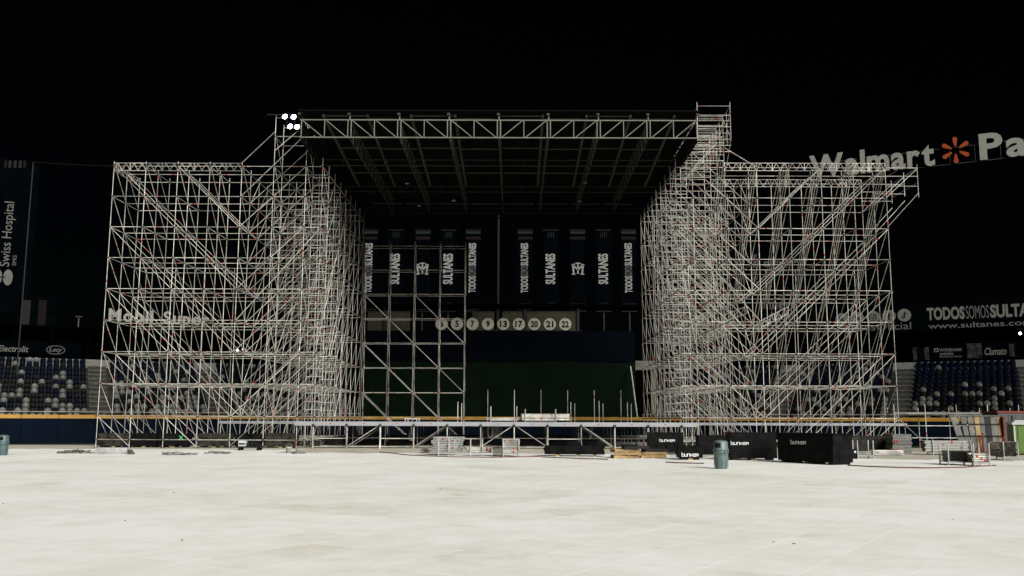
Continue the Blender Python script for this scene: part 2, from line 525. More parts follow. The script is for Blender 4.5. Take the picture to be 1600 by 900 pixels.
RISER_SHADE = mat('shaded_riser', (0.03, 0.029, 0.025), 0.9, 0.1, var=0.4, scale=3)  # dark riser colour paints in the shadow lines between the treads
GST = {s: grandstand(s) for s in SIDES}

def seat_mb():
    b = MB()
    # curved, round-shouldered backrest
    w, h, n = 0.215, 0.44, 7
    vs_, cols = [], []
    for i in range(n):
        u = -1 + 2 * i / (n - 1)
        top = h * (1 - 0.42 * abs(u) ** 3.2)
        y = -0.05 * (1 - u * u)
        for z, back in ((0.36, 0.02), (0.36 + top * 0.55, 0.0), (0.36 + top * 0.9, 0.03), (0.36 + top, 0.07)):
            vs_.append((u * w, 0.18 + y * -1 + back - 0.05, z))
    fs_ = []
    for i in range(n - 1):
        for k in range(3):
            fs_.append((i * 4 + k, (i + 1) * 4 + k, (i + 1) * 4 + k + 1, i * 4 + k + 1))
    b.add(vs_, fs_)
    # folded-up pan in front of the back and the bracket
    b.bevbox((-0.19, 0.04, 0.36), (0.19, 0.11, 0.62), 0.03)
    b.box((-0.05, 0.12, 0.10), (0.05, 0.22, 0.42))
    b.box((-0.05, 0.16, 0.0), (0.05, 0.20, 0.12))
    return b
SEATMB = seat_mb()
SEATMESH = {k: SEATMB.mesh('stadium_seat', m, True) for k, m in (('pale grey', SEATG), ('black', SEATD), ('blue', SEATB))}
ORD = ['lowest', 'second', 'third', 'fourth', 'fifth', 'sixth', 'seventh', 'eighth', 'ninth', 'tenth', 'eleventh', 'twelfth', 'topmost']
def ordn(i):
    return ['first', 'second', 'third', 'fourth', 'fifth', 'sixth', 'seventh', 'eighth', 'ninth', 'tenth', 'eleventh', 'twelfth', 'thirteenth', 'fourteenth', 'fifteenth', 'sixteenth', 'seventeenth', 'eighteenth', 'nineteenth', 'twentieth'][i]
def seats():
    allseats = []
    for side in SIDES:
        for si, (a, b) in enumerate(SECT[side]):
            cnt = int((b - a) / 0.5)
            for r in range(NROW):
                run = None
                for i in range(cnt):
                    s_ = a + (b - a - cnt * 0.5) / 2 + 0.25 + i * 0.5
                    p = at(side, s_, O0 + r * TREAD + 0.46, Z0 + r * RISE)
                    q = random.random()
                    up = r / (NROW - 1)
                    pale = (0.78 - 1.0 * up) if side == 'left' else (0.42 - 0.45 * up)
                    if up > 0.7: pale = 0.07
                    blue = 0.06 + (0.75 if up > 0.66 else 0.3 * up)
                    c = 'pale grey' if q < pale else ('blue' if q < pale + blue else 'black')
                    allseats.append((p, side, si, r, i, cnt, c))
    def score(t):
        p, side, si = t[0], t[1], t[2]
        v = CAMR.transposed() @ (p - Vector((0, 0, H)))
        px = 800 + F * v.x / -v.z
        vis = 2 <= px <= 152 or 1402 <= px <= 1598
        return (0 if vis else 1, v.length)
    allseats.sort(key=score)
    rots = {s: frame(s) for s in SIDES}
    for p, side, si, r, i, cnt, c in allseats[:300]:
        o = link('stadium_seat', SEATMESH[c], None, p)
        o.rotation_euler = (0, 0, rots[side])
        if si == 2:
            lab = '%s seat, %s row of %s stand, %s seat outward from stairs' % (c, ORD[r], side, ordn(i))
        elif si == 1:
            lab = '%s seat behind %s scaffold, %s row, %s seat inward from stairs' % (c, side, ORD[r], ordn(cnt - 1 - i))
        else:
            lab = '%s seat at far %s edge, %s row, %s past outer stairs' % (c, side, ORD[r], ordn(i))
        tag(o, lab, 'seat', 'seats of the %s stand' % side)
    mb = {k: MB() for k in SEATMESH}
    for p, side, si, r, i, cnt, c in allseats[300:]:
        M = Matrix.Translation(p) @ Matrix.Rotation(rots[side], 4, 'Z')
        mb[c].add([M @ Vector(v) for v in SEATMB.v], SEATMB.f)
    big = MB(); idx = []
    ms = {'pale grey': 0, 'black': 1, 'blue': 2}
    for k, b_ in mb.items():
        big.add(b_.v, b_.f); idx += [ms[k]] * len(b_.f)
    me = big.mesh('stadium_seats', SEATG, True)
    me.materials.append(SEATD); me.materials.append(SEATB)
    me.polygons.foreach_set('material_index', idx)
    o = stuff(link('stadium_seats', me))
    tag(o, 'rows of grey, black and blue seats seen through the scaffolding', 'seats')
seats()

# dark wall of the concourse behind the stands
for side in SIDES:
    p, d, n = SIDES[side]
    off = at(side, -1.5, 12.2, 0)
    t = thing('concourse_building', 'black unlit concourse building above the %s stand' % side, 'building', off)
    def slab(name, sa, sb, oa, ob, za, zb, m):
        vs_ = [at(side, s_, o_, z_) - off for z_ in (za, zb) for s_, o_ in ((sa, oa), (sb, oa), (sb, ob), (sa, ob))]
        return MB().add(vs_, [(0, 3, 2, 1), (4, 5, 6, 7), (0, 1, 5, 4), (1, 2, 6, 5), (2, 3, 7, 6), (3, 0, 4, 7)]).build(name, m, t)
    slab('wall', -1.5, 38, 13.5, 14.0, -0.05, 9.4, DARK)
    slab('roof_slab', -1.5, 38, 11.6, 14.0, 9.42, 9.6, DARK)
    for k in range(14): slab('column', k * 2.8, k * 2.8 + 0.25, 11.9, 12.15, -0.05, 9.41, DARK)

# ------------------------------------------------------------------ batter's eye wall behind the stage
YB = 82.0
be = thing('batters_eye_wall', 'tall dark green wall with dark blue band above it behind the stage', 'wall', (-1.2, YB, 0))
xa, xb = -13.4, 10.6
for i in range(8):
    x0 = xa + (xb - xa) * i / 8 + 1.2; x1 = xa + (xb - xa) * (i + 1) / 8 + 1.2
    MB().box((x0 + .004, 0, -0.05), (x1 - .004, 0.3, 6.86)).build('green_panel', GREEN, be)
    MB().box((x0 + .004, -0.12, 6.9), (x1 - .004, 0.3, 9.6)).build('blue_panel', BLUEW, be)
MB().box((xb + 1.2, -0.1, 6.2), (xb + 2.9, 0.25, 7.0)).build('side_ledge', CONC, be)
MB().box((xb + 2.6, 0.0, -0.05), (xb + 2.9, 0.25, 6.2)).build('side_post', CONC, be)
rail = MB().tube((xb + 0.75, -0.3, 6.5), (xb + 1.0, -2.9, 1.6), 0.06)
rail.build('white_edge_rail', STEELW, be)

# ------------------------------------------------------------------ retired-number discs along the top of the blue band
nums = ['3', '5', '7', '9', '13', '17', '20', '21', '22']
rail_t = thing('disc_rail', 'dark steel rail carrying the round number discs above the blue wall', 'rail', (0, YB + 0.05, 0))
MB().box((-6.9, -0.02, 9.6), (5.9, 0.10, 9.68)).build('rail_bar', BLACKM, rail_t)
for i, nn in enumerate(nums):
    c = PY(690 + 24.15 * i, 507.5 + 0.1 * i, YB - 0.02)
    t = thing('number_disc', 'round cream disc with black number %s above the blue wall' % ['three', 'five', 'seven', 'nine', 'thirteen', 'seventeen', 'twenty', 'twenty one', 'twenty two'][i], 'sign', (c.x, c.y, 9.68), 0, 'number discs')
    r = 0.545
    MB().lathe([(r, 0), (r, 0.06)], 28).xf(Matrix.Translation((0, 0.03, r)) @ Matrix.Rotation(R(90), 4, 'X')).build('disc', DISC, t)
    MB().lathe([(r + 0.04, 0), (r + 0.04, 0.05)], 28).xf(Matrix.Translation((0, 0.045, r)) @ Matrix.Rotation(R(90), 4, 'X')).build('rim', LETTERD, t)
    w = 0.32 if len(nn) == 1 else 0.64
    me = text_mesh(nn, w, 0.58, LETTERD, bold=0.035, depth=0.015, name='numeral')
    link('numeral', me, t, (-w / 2, -0.034, r - 0.29))

# concourse wall with tan bays behind the discs
t = thing('rear_concourse', 'tan concourse wall with dark pillars behind the number discs', 'building', (-1, 87, 0))
for (a, b) in ((575, 600), (603, 640), (741, 772), (785, 818), (823, 902)):
    pa, pb = PY(a, 488, 87), PY(b, 515, 87)
    MB().box((pa.x + 1, 0, -0.05), (pb.x + 1, 0.3, PY(a, 486, 87).z)).build('wall_bay', TAN, t)
for a in (601.5, 740, 778, 820.5, 903):
    pa = PY(a, 488, 87)
    MB().box((pa.x + 1 - 0.12, -0.15, -0.05), (pa.x + 1 + 0.12, 0.2, 12.3)).build('pillar', BLACKM, t)
MB().box((-16, -0.5, 12.31), (14, 1.5, 12.6)).build('canopy', DARK, t)
fp = thing('flagpole', 'slim grey flagpole rising between the two sets of banners', 'pole', PY(778, 500, 90.5) * Vector((1, 1, 0)))
MB().lathe([(0.13, -0.05), (0.10, 21.5), (0.03, 21.7)], 10).build('pole', mat('grey_pole', (0.005, 0.005, 0.0045), 0.9), fp, True)
MB().lathe([(0.02, 21.7), (0.12, 21.8), (0.12, 21.9), (0.02, 22.0)], 10).build('finial', BLACKM, fp, True)

# ------------------------------------------------------------------ ten tall banners
def emblem(parent, c, s):
    """interlocked monogram: two serifed legs, a V and a centre stem with cap"""
    b = MB()
    def bar(x0, z0, x1, z1, w):
        p, q = Vector((x0, 0, z0)) * s, Vector((x1, 0, z1)) * s
        d = (q - p).normalized(); nn_ = Vector((-d.z, 0, d.x)) * (w * s / 2)
        vs_ = [p + nn_, p - nn_, q - nn_, q + nn_]
        b.add([v + Vector((0, y, 0)) for y in (-0.02, 0.0) for v in vs_], [(0, 1, 2, 3), (7, 6, 5, 4), (0, 4, 5, 1), (1, 5, 6, 2), (2, 6, 7, 3), (3, 7, 4, 0)])
    bar(-.42, .30, -.34, -.42, .13); bar(.42, .30, .34, -.42, .13)
    bar(-.52, .30, -.28, .36, .10); bar(.52, .30, .28, .36, .10)
    bar(-.50, -.45, -.22, -.45, .09); bar(.50, -.45, .22, -.45, .09)
    bar(-.40, .30, 0, -.10, .12); bar(.40, .30, 0, -.10, .12)
    bar(0, .36, 0, -.38, .12); bar(-.10, -.38, .10, -.38, .08)
    bar(-.22, .45, .22, .45, .10); bar(-.26, .38, -.16, .47, .08); bar(.26, .38, .16, .47, .08)
    b.build('emblem', LETTERW, parent, loc=c)
YBN = 92.0
bx = [577, 617.5, 660, 700.5, 739, 820.5, 860.5, 903, 943, 983]
desc = ['first', 'second', 'third', 'fourth', 'fifth', 'sixth', 'seventh', 'eighth', 'ninth', 'rightmost']
for i, x in enumerate(bx):
    c = PY(x, 425, YBN)
    ztop, zbot = PY(x, 360, YBN).z, PY(x, 486, YBN).z
    k = i % 5
    kind = {0: 'long slogan', 1: 'club name', 2: 'monogram', 3: 'club name', 4: 'long slogan'}[k]
    t = thing('hanging_banner', 'tall dark banner with white %s, %s of ten counted from the left' % (kind, desc[i]), 'banner', (c.x, YBN, 0), 0, 'tall banners behind the stage')
    MB().lathe([(0.11, -0.05), (0.11, ztop + 0.1)], 10, (0, 0.25, 0)).build('mast', BLACKM, t)
    for z in (ztop + 0.02, zbot - 0.06):
        MB().box((-0.78, -0.03, z), (0.78, 0.15, z + 0.04)).build('banner_arm', BLACKM, t)
    # gently waved cloth
    b = MB(); nx, nz = 6, 20
    vs_ = []
    for q in range(nz + 1):
        for p in range(nx + 1):
            vs_.append((-0.75 + 1.5 * p / nx, 0.02 * math.sin(q * 0.7 + i) + 0.015 * math.sin(p * 1.3 + i * 2), zbot + (ztop - zbot) * q / nz))
    b.add(vs_, [(q * (nx + 1) + p, q * (nx + 1) + p + 1, (q + 1) * (nx + 1) + p + 1, (q + 1) * (nx + 1) + p) for q in range(nz) for p in range(nx)])
    b.add([(v[0], v[1] + 0.02, v[2]) for v in vs_], [((q + 1) * (nx + 1) + p, (q + 1) * (nx + 1) + p + 1, q * (nx + 1) + p + 1, q * (nx + 1) + p) for q in range(nz) for p in range(nx)])
    b.build('cloth', BANNER, t, True)
    if k % 2 == 0:
        for z, m, hh in ((ztop - 0.36, GREYP, 0.26), (ztop - 0.95, REDD, 0.3), (zbot + 0.12, GREYP, 0.22), (zbot + 0.5, REDD, 0.26)):
            MB().box((-0.74, -0.052, z), (0.74, -0.045, z + hh)).build('stripe', m, t)
    else:
        for z in (ztop - 0.75, zbot + 0.25):
            for dx, hh in ((-0.32, 0.5), (-0.12, 0.62), (0.08, 0.55), (0.26, 0.62)):
                MB().box((dx, -0.052, z), (dx + 0.06, -0.045, z + hh)).build('mark', GREYP, t)
    if kind == 'long slogan':
        z0 = PY(x, 457.5, YBN).z; zl = PY(x, 380, YBN).z - z0
        capm = 0.74
        for body, f0, f1, m, bd in (('TODOS', 0.0, 0.335, LETTERW, 0.03), ('SOMOS', 0.345, 0.535, LETTERG, 0.0), ('SULTANES', 0.545, 1.0, LETTERW, 0.03)):
            put_text(body, (f1 - f0) * zl, capm, m, t, (0.30, -0.055, z0 + f0 * zl), roty=-R(90), bold=bd, depth=0.01)
    elif kind == 'club name':
        z0 = PY(x, 444, YBN).z; zl = PY(x, 396.5, YBN).z - z0
        put_text('SULTANES', zl, 0.98, LETTERW, t, (0.45, -0.055, z0), roty=-R(90), bold=0.03, depth=0.01)
    else:
        emblem(t, (0.0, -0.055, PY(x, 420, YBN).z), 1.22)

# ================================================================== scaffolds
LV = [1.95 + 2 * k for k in range(0, 11)]
BASEZ = 0.50
B = 2.07
RY = [58.2 + B * j for j in range(12)]
XL = [-12.46 - 1.07 - B * (6 - i) for i in range(7)] + [-12.46]
XR = [10.31 + 1.07 + B * (6 - i) for i in range(7)] + [10.31]
V = Vector
def nodez(k):
    return BASEZ if k < 0 else LV[k]

def lattice_girder(parent, p, q, depth=0.5, n=4, m=None, r=0.02):
    """a flat lattice beam between two points, hanging `depth` below them"""
    off = Vector(parent.location)
    p, q = p - off, q - off
    b = MB(); dz = V((0, 0, depth))
    b.tube(p, q, r); b.tube(p - dz, q - dz, r)
    for i in range(n):
        a, c, e = p.lerp(q, i / n), p.lerp(q, (i + .5) / n), p.lerp(q, (i + 1) / n)
        b.tube(a - dz, c, r * .8); b.tube(c, e - dz, r * .8)
        if i == n // 2: b.tube(a, a - dz, r * 1.3)
    b.tube(p, p - dz, r * 1.3); b.tube(q, q - dz, r * 1.3)
    return b.build('lattice_girder', m or STEEL, parent, True)

def side_tower(XS, sgn, name, label):
    t = thing(name, label, 'scaffolding', (XS[3], RY[0], 0))
    NA, NB = 4, 9           # rows of the outer and inner block
    stand, ledg, trans, brace, nodes, rung = [], [], [], [], [], []
    def rows(c): return NB if c >= 4 else NA
    def topk(c, j):
        if c in (5, 6) and j <= 1: return 9
        if c < 4 and j == 3: return 5
        return 8
    for c in range(8):
        for j in range(rows(c)):
            k = topk(c, j)
            zt = LV[k] + 0.3
            if c in (5, 6) and j <= 1: zt = 21.4
            elif c >= 5: zt = 18.55
            stand.append((V((XS[c], RY[j], 0.02)), V((XS[c], RY[j], zt))))
            for q in range(-1, k + 1): nodes.append(V((XS[c], RY[j], nodez(q))))
    for c in range(7):
        for j in range(min(rows(c), rows(c + 1))):
            kk = min(topk(c, j), topk(c + 1, j))
            if c == 6: kk = 8
            for k in range(-1, kk + 1):
                if k == 8 and c < 4 and j in (0,) : pass
                z = nodez(k)
                ledg.append((V((XS[c], RY[j], z)), V((XS[c + 1], RY[j], z))))
            if c == 5 and j <= 1: ledg.append((V((XS[c], RY[j], 21.2)), V((XS[c + 1], RY[j], 21.2))))
            # ladder-like rungs between the half bay
            if c == 6 and j in (1, 3):
                for q in range(30):
                    z = 2.4 + q * 0.53
                    rung.append((V((XS[c], RY[j] + .05, z)), V((XS[c + 1], RY[j] + .05, z))))
            # continuous diagonals in the plane of the facade
            if c < 6:
                for k in range(0, kk + 1):
                    if c < 4 and (c + k) % 2 == 0:
                        z1 = nodez(k); z0 = nodez(k - 1) if k > 0 else 0.1
                        brace.append((V((XS[c], RY[j] - .05, z1)), V((XS[c + 1], RY[j] - .05, z0))))
                    if c >= 4 and ((c + k) % 2 == 0 or j >= 1) and k < kk:
                        brace.append((V((XS[c], RY[j] - .05, nodez(k))), V((XS[c + 1], RY[j] - .05, nodez(k + 1)))))
                if c == 4 and j < 4: brace.append((V((XS[4], RY[j] - .05, 0.1)), V((XS[5], RY[j] - .05, nodez(0)))))
    for c in range(8):
        n = rows(c)
        for j in range(n - 1):
            kk = min(topk(c, j), topk(c, j + 1))
            for k in range(-1, kk + 1):
                trans.append((V((XS[c], RY[j], nodez(k))), V((XS[c], RY[j + 1], nodez(k)))))
            for k in range(0, kk + 1):
                z1, z0 = nodez(k), (nodez(k - 1) if k > 0 else 0.1)
                if c >= 4 and j > 0:
                    if c in (5, 6) and (j + k) % 2: continue
                    z0, z1 = z1, z0
                x = XS[c] + 0.05 * sgn
                brace.append((V((x, RY[j], z1)), V((x, RY[j + 1], z0))))
    # extra long rakers through the inner wing
    raker = []
    for c in (5, 6, 7):
        for j in (0, 2, 4):
            raker.append((V((XS[c] - 0.08 * sgn, RY[j], LV[2])), V((XS[c] - 0.08 * sgn, RY[j + 4], LV[7]))))
    for j in (0, 2, 4, 6):
        raker.append((V((XS[4], RY[j] + .07, LV[0])), V((XS[6], RY[j] + .07, LV[2]))))
        raker.append((V((XS[4], RY[j] + .07, LV[3])), V((XS[7], RY[j] + .07, LV[6]))))
    return t, stand, ledg, trans, brace, rung, raker, nodes

def emit_tower(t, stand, ledg, trans, brace, rung, raker, nodes):
    emit('standard', stand, 0.022, STEEL, t)
    emit('ledger', ledg, 0.0205, STEEL, t)
    emit('transom', trans, 0.0205, STEEL, t)
    emit('diagonal_brace', brace, 0.0205, STEEL, t)
    if rung: emit('rung', rung, 0.03, STEELW, t)
    if raker: emit('raking_tube', raker, 0.021, STEEL, t)
    bands(stand, t, 0.35, 0.028); bands(ledg, t, 0.45, 0.028); bands(brace, t, 0.4, 0.028)
    node_discs(nodes, t)
    off = Vector(t.location)
    pm = MB().box((-0.09, -0.09, 0.0), (0.09, 0.09, 0.02)).mesh('base_plate', NODE)
    for p, q in stand:
        if p.z < 0.05: link('base_plate', pm, t, (p.x - off.x, p.y - off.y, 0.001))

# ---- left
tl = side_tower(XL, 1, 'scaffold_tower', 'left scaffold tower of pale steel tubes carrying the floodlights')
T = tl[0]
emit_tower(*tl)
for i in range(4):
    lattice_girder(T, V((XL[i], RY[0], 18.15)), V((XL[i + 1], RY[0], 18.15)))
lattice_girder(T, V((XL[0], RY[0], 18.15)), V((XL[0], RY[1], 18.15)), n=3)
lattice_girder(T, V((XL[0], RY[1], 18.15)), V((XL[0], RY[2], 18.15)), n=3)
off = Vector(T.location)
for p, q in (((XL[4], 58.2, 18.2), (XL[5], 58.2, 20.3)), ((XL[4], 58.2, 15.95), (XL[6], 58.2, 20.2)), ((XL[5], 58.2, 19.0), (XL[6], 58.2, 20.9))):
    tube_part('diagonal_brace', V(p), V(q), 0.03, STEEL, T, off=off)
tube_part('lamp_bar', V((XL[5] - 0.55, 58.0, 21.35)), V((XL[6] + 0.3, 58.0, 21.35)), 0.05, BLACKM, T, off=off)

# ---- right
tr = side_tower(XR, -1, 'scaffold_tower', 'right scaffold tower of pale steel tubes with cantilevered top corner')
T2, stand, ledg, trans, brace, rung, raker, nodes = tr
# cantilevered corner
xo = XR[0] + B
for j in range(3):
    stand.append((V((xo, RY[j], 16.0 if j == 0 else 16.6)), V((xo, RY[j], 18.2))))
    for z in (17.95, 17.4, 16.75):
        ledg.append((V((XR[0], RY[j], z)), V((xo, RY[j], z))))
    brace.append((V((XR[0], RY[j], 14.1)), V((xo, RY[j], 16.3))))
    brace.append((V((XR[0], RY[j], 16.0)), V((xo, RY[j], 17.9))))
    if j < 2:
        for z in (17.95, 17.0): trans.append((V((xo, RY[j], z)), V((xo, RY[j + 1], z))))
        trans.append((V((XR[0] + 1, RY[j], 17.95)), V((XR[0] + 1, RY[j + 1], 17.95))))
# bundles of parallel raking tubes in depth
for c in range(0, 6):
    for q in range(4):
        dx = -0.16 * q
        raker.append((V((XR[c] + 0.1 + dx, RY[0] + 0.06, 18.3)), V((XR[c] + 0.1 + dx, RY[3], LV[4] - 0.2 * q))))
    for q in range(2):
        raker.append((V((XR[c] + 0.1 - 0.2 * q, RY[0] + 0.06, LV[4])), V((XR[c] + 0.1 - 0.2 * q, RY[3], LV[0]))))
# raised box at the inner corner
x0, x1 = XR[6], XR[5]
yy = [RY[0] - B, RY[0], RY[1], RY[2], RY[3]]
for x in (x0, x1):
    stand.append((V((x, yy[0], 19.1)), V((x, yy[0], 21.6))))
    for y in yy[3:]: stand.append((V((x, y, 18.5)), V((x, y, 21.2))))
    for a, b_ in zip(yy[:-1], yy[1:]):
        for z in (19.2, 19.9, 20.6, 21.3): trans.append((V((x, a, z)), V((x, b_, z))))
        brace.append((V((x, a, 19.2)), V((x, b_, 21.2))))
        brace.append((V((x, a, 21.2)), V((x, b_, 19.2))))
        stand.append((V((x, (a + b_) / 2, 19.1)), V((x, (a + b_) / 2, 21.2))))
    brace.append((V((x, yy[0], 19.2)), V((x, yy[1], 17.2))))
for y in yy:
    for z in (18.4, 18.8, 19.2, 19.6, 20.0, 20.4, 20.75, 21.35): ledg.append((V((x0, y, z)), V((x1, y, z))))
    if y > RY[0]: brace.append((V((x0, y, 18.0)), V((x1, y, 20.2))))
brace.append((V((x0, yy[0], 19.2)), V((x1, RY[0], 18.2))))
brace.append((V((x1, RY[0], 19.3)), V((XR[4], RY[0], 18.0))))
emit_tower(T2, stand, ledg, trans, brace, rung, raker, nodes)
for i in range(4 + 1):
    lattice_girder(T2, V((XR[i], RY[0], 18.25)), V((XR[i + 1], RY[0], 18.25)))
    lattice_girder(T2, V((XR[i], RY[2], 18.25)), V((XR[i + 1], RY[2], 18.25)))

for k, (c, j, zz_, dz_) in enumerate(((6, 1, 8.3, .9), (5, 1, 8.6, .7), (5, 3, 8.0, 1.0), (4, 2, 7.9, .8), (4, 0, 8.1, .9), (6, 3, 8.4, .8))):
    lattice_girder(T2, V((XR[c] + .1, RY[j] + .5, zz_)), V((XR[c] + 1.9, RY[j] + .7, zz_ + dz_)), 0.45, 4)
off = Vector(T2.location)
for c in (4, 5):
    for j in (1, 2):
        MB().box((XR[c + 1] + .05 - off.x, RY[j] + .08 - off.y, LV[3] + .05), (XR[c] - .05 - off.x, RY[j] + .72 - off.y, LV[3] + .10)).build('scaffold_board', GREYB, T2)
off = Vector(T.location)
for c, k in ((5, 4), (5, 6), (4, 2)):
    MB().box((XL[c] + .05 - off.x, RY[1] + .08 - off.y, LV[k] + .05), (XL[c + 1] - .05 - off.x, RY[1] + .72 - off.y, LV[k] + .10)).build('scaffold_board', GREYB, T)

# ---- screen tower behind the stage on the left
tc = thing('scaffold_tower', 'narrower scaffold frame of steel tubes standing behind the stage left of centre', 'scaffolding', (-8.3, RY[8], 0))
XC = [-12.46 + 0.35 + B * i for i in range(5)]
XC = [x - 0.30 for x in XC]
stand, ledg, trans, brace, nodes = [], [], [], [], []
for i, x in enumerate(XC):
    for j in (0, 1):
        y = RY[8] + 0.45 + j * 1.1
        stand.append((V((x, y, 0.02)), V((x, y, 16.35))))
        for k in range(-1, 8): nodes.append(V((x, y, nodez(k))))
        if i < 4:
            for k in range(-1, 8):
                ledg.append((V((x, y, nodez(k))), V((XC[i + 1], y, nodez(k)))))
                if k >= 0 and (i + k) % 2 == 1 and k < 6:
                    brace.append((V((x, y - .05, nodez(k))), V((XC[i + 1], y - .05, nodez(k - 1) if k > 0 else .1))))
        if j == 0:
            for k in range(-1, 8):
                trans.append((V((x, y, nodez(k))), V((x, y + 1.1, nodez(k)))))
                if k > 0: brace.append((V((x + .05, y, nodez(k))), V((x + .05, y + 1.1, nodez(k - 1)))))
emit_tower(tc, stand, ledg, trans, brace, [], [], nodes)

# ------------------------------------------------------------------ stage platform
DZ = 1.60
st = thing('stage_platform', 'steel stage platform with white fascia beam and diagonal braces below', 'stage', (-1.1, RY[0], 0))
off = Vector(st.location)
XS_ = [-12.46 + B * i + 0.0 for i in range(12)]
fr = RY[0] - 0.12
posts, led, trn, brc = [], [], [], []
for i, x in enumerate(XS_):
    if 0 < i < 11:
        for j in range(0, 8):
            zt = DZ - 0.1
            if j == 7 and 5 <= i <= 10: zt = 4.1
            if j == 5 and i in (4, 6, 8, 9, 10): zt = 3.1 + 0.1 * (i % 2)
            posts.append((V((x, RY[j], 0.02)), V((x, RY[j], zt))))
            if j == 5 and i in (4, 8, 9, 10):
                posts.append((V((x + .28, RY[j], 0.02)), V((x + .28, RY[j], 3.0))))
    if i < 11:
        for j in range(8):
            led.append((V((x + .03, RY[j], 0.12)), V((XS_[i + 1] - .03, RY[j], 0.12))))
            if j > 0 or i in (0, 2, 4, 7): led.append((V((x + .03, RY[j], 0.62)), V((XS_[i + 1] - .03, RY[j], 0.62))))
            if j > 0: led.append((V((x + .03, RY[j], DZ - .12)), V((XS_[i + 1] - .03, RY[j], DZ - .12))))
        for j in range(7): trn.append((V((x, RY[j] + .03, DZ - .16)), V((x, RY[j + 1] - .03, DZ - .16))))
        if i in (1, 3, 5):
            for j in (0, 1, 2): brc.append((V((x, RY[j] - .05, 0.12)), V((XS_[i + 1], RY[j] - .05, DZ - .12))))
        if i in (7, 9):
            for j in (0, 1, 2): brc.append((V((x - B * 1.0, RY[j] - .05, DZ - .12)), V((XS_[i] , RY[j] - .05, 0.12))))
emit('post', posts, 0.03, STEEL, st); emit('ledger', led, 0.022, STEEL, st); emit('transom', trn, 0.025, STEEL, st); emit('diagonal_brace', brc, 0.027, STEEL, st)
bands(posts, st, 0.6, 0.04)
for i in range(-1, 12):
    x = -12.46 + B * i
    x0_, x1_ = (x + .004, x + B - .004)
    if i == -1: x0_ = x + 0.9
    if i == 11: x1_ = x + 1.0
    MB().bevbox((x0_ - off.x, -0.22, DZ - 0.20), (x1_ - off.x, -0.14, DZ + 0.06), 0.008).build('fascia_beam', ALU, st)
    if 0 <= i < 11:
        MB().box((x + 1.0 - off.x, -0.224, DZ - 0.09), (x + 1.12 - off.x, -0.220, DZ - 0.04)).build('red_sticker', RED, st)
for i in range(0, 12):
    x = -12.46 + B * i
    MB().lathe([(0.075, -0.12), (0.09, 0.0), (0.05, 0.05)], 8, (x - off.x, -0.27, DZ - 0.14)).build('post_collar', NODE, st)
    MB().tube((x - off.x, -0.27, 0.0), (x - off.x, -0.27, DZ - 0.2), 0.035, 8).build('front_post', STEEL, st, True)
dm = MB().box((0.01, 0.01, DZ - 0.05), (B - .01, B - .01, DZ + 0.0)).mesh('deck_board', PLY)  # deck added out of sight so the space below the stage stays dark
for i in range(11):
    for j in range(7):
        link('deck_board', dm, st, (XS_[i] - off.x, RY[j] - off.y, 0))

# ------------------------------------------------------------------ stage roof
RF, RB, RZ, RT = 54.5, 75.0, 18.75, 19.85
rx0, rx1 = -13.15, 11.1
rc = (rx0 + rx1) / 2
rf = thing('stage_roof', 'black stage roof on a wide pale lattice truss between the towers', 'stage roof', (rc, RF, RZ))
off = Vector(rf.location)
mod = (rx1 - rx0) / 8
def P_(x, y, z): return V((x, y, z)) - off
for i in range(8):
    b = MB(); a, c = rx0 + mod * i, rx0 + mod * (i + 1)
    m_ = (a + c) / 2
    b.tube(P_(a, RF, RZ), P_(c, RF, RZ), 0.04); b.tube(P_(a, RF, RT), P_(c, RF, RT), 0.04)
    b.tube(P_(a + .1, RF, RZ), P_(a + .1, RF, RT), 0.035); b.tube(P_(c - .1, RF, RZ), P_(c - .1, RF, RT), 0.035)
    b.tube(P_(m_, RF, RZ), P_(m_, RF, RT), 0.032)
    if i < 4:
        b.tube(P_(a + .12, RF, RT), P_(m_ - .08, RF, RZ), 0.03); b.tube(P_(m_ + .06, RF, RT), P_(c - .15, RF, RZ), 0.03)
    else:
        b.tube(P_(m_ - .06, RF, RT), P_(a + .15, RF, RZ), 0.03); b.tube(P_(c - .12, RF, RT), P_(m_ + .08, RF, RZ), 0.03)
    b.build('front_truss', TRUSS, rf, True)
for i in range(9):
    x = rx0 + mod * i
    if i == 0: x += 0.08
    if i == 8: x -= 0.08
    b = MB()
    b.tube(P_(x, RF + .08, RZ), P_(x, RB, RZ), 0.032); b.tube(P_(x, RF + .08, RT), P_(x, RB, RT), 0.032)
    n = 13
    for q in range(n):
        y0_, y1_ = RF + (RB - RF) * q / n, RF + (RB - RF) * (q + 1) / n
        b.tube(P_(x, y1_, RZ), P_(x, y1_, RT), 0.022); b.tube(P_(x, y0_ + .1, RT), P_(x, y1_, RZ), 0.02)
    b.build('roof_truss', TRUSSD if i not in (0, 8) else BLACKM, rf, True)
for y in (60.6, 67.8, 74.9):
    b = MB()
    for z in (RZ - 0.05, RZ + 0.35):
        b.tube(P_(rx0, y, z), P_(rx1, y, z), 0.04)
    for q in range(17):
        x = rx0 + (rx1 - rx0) * q / 16
        b.tube(P_(x, y, RZ - 0.05), P_(x, y, RZ + 0.35), 0.025)
    b.build('cross_truss', BLACKM if y > 70 else mat('dark_truss', (0.014, 0.014, 0.012), 0.6), rf, True)
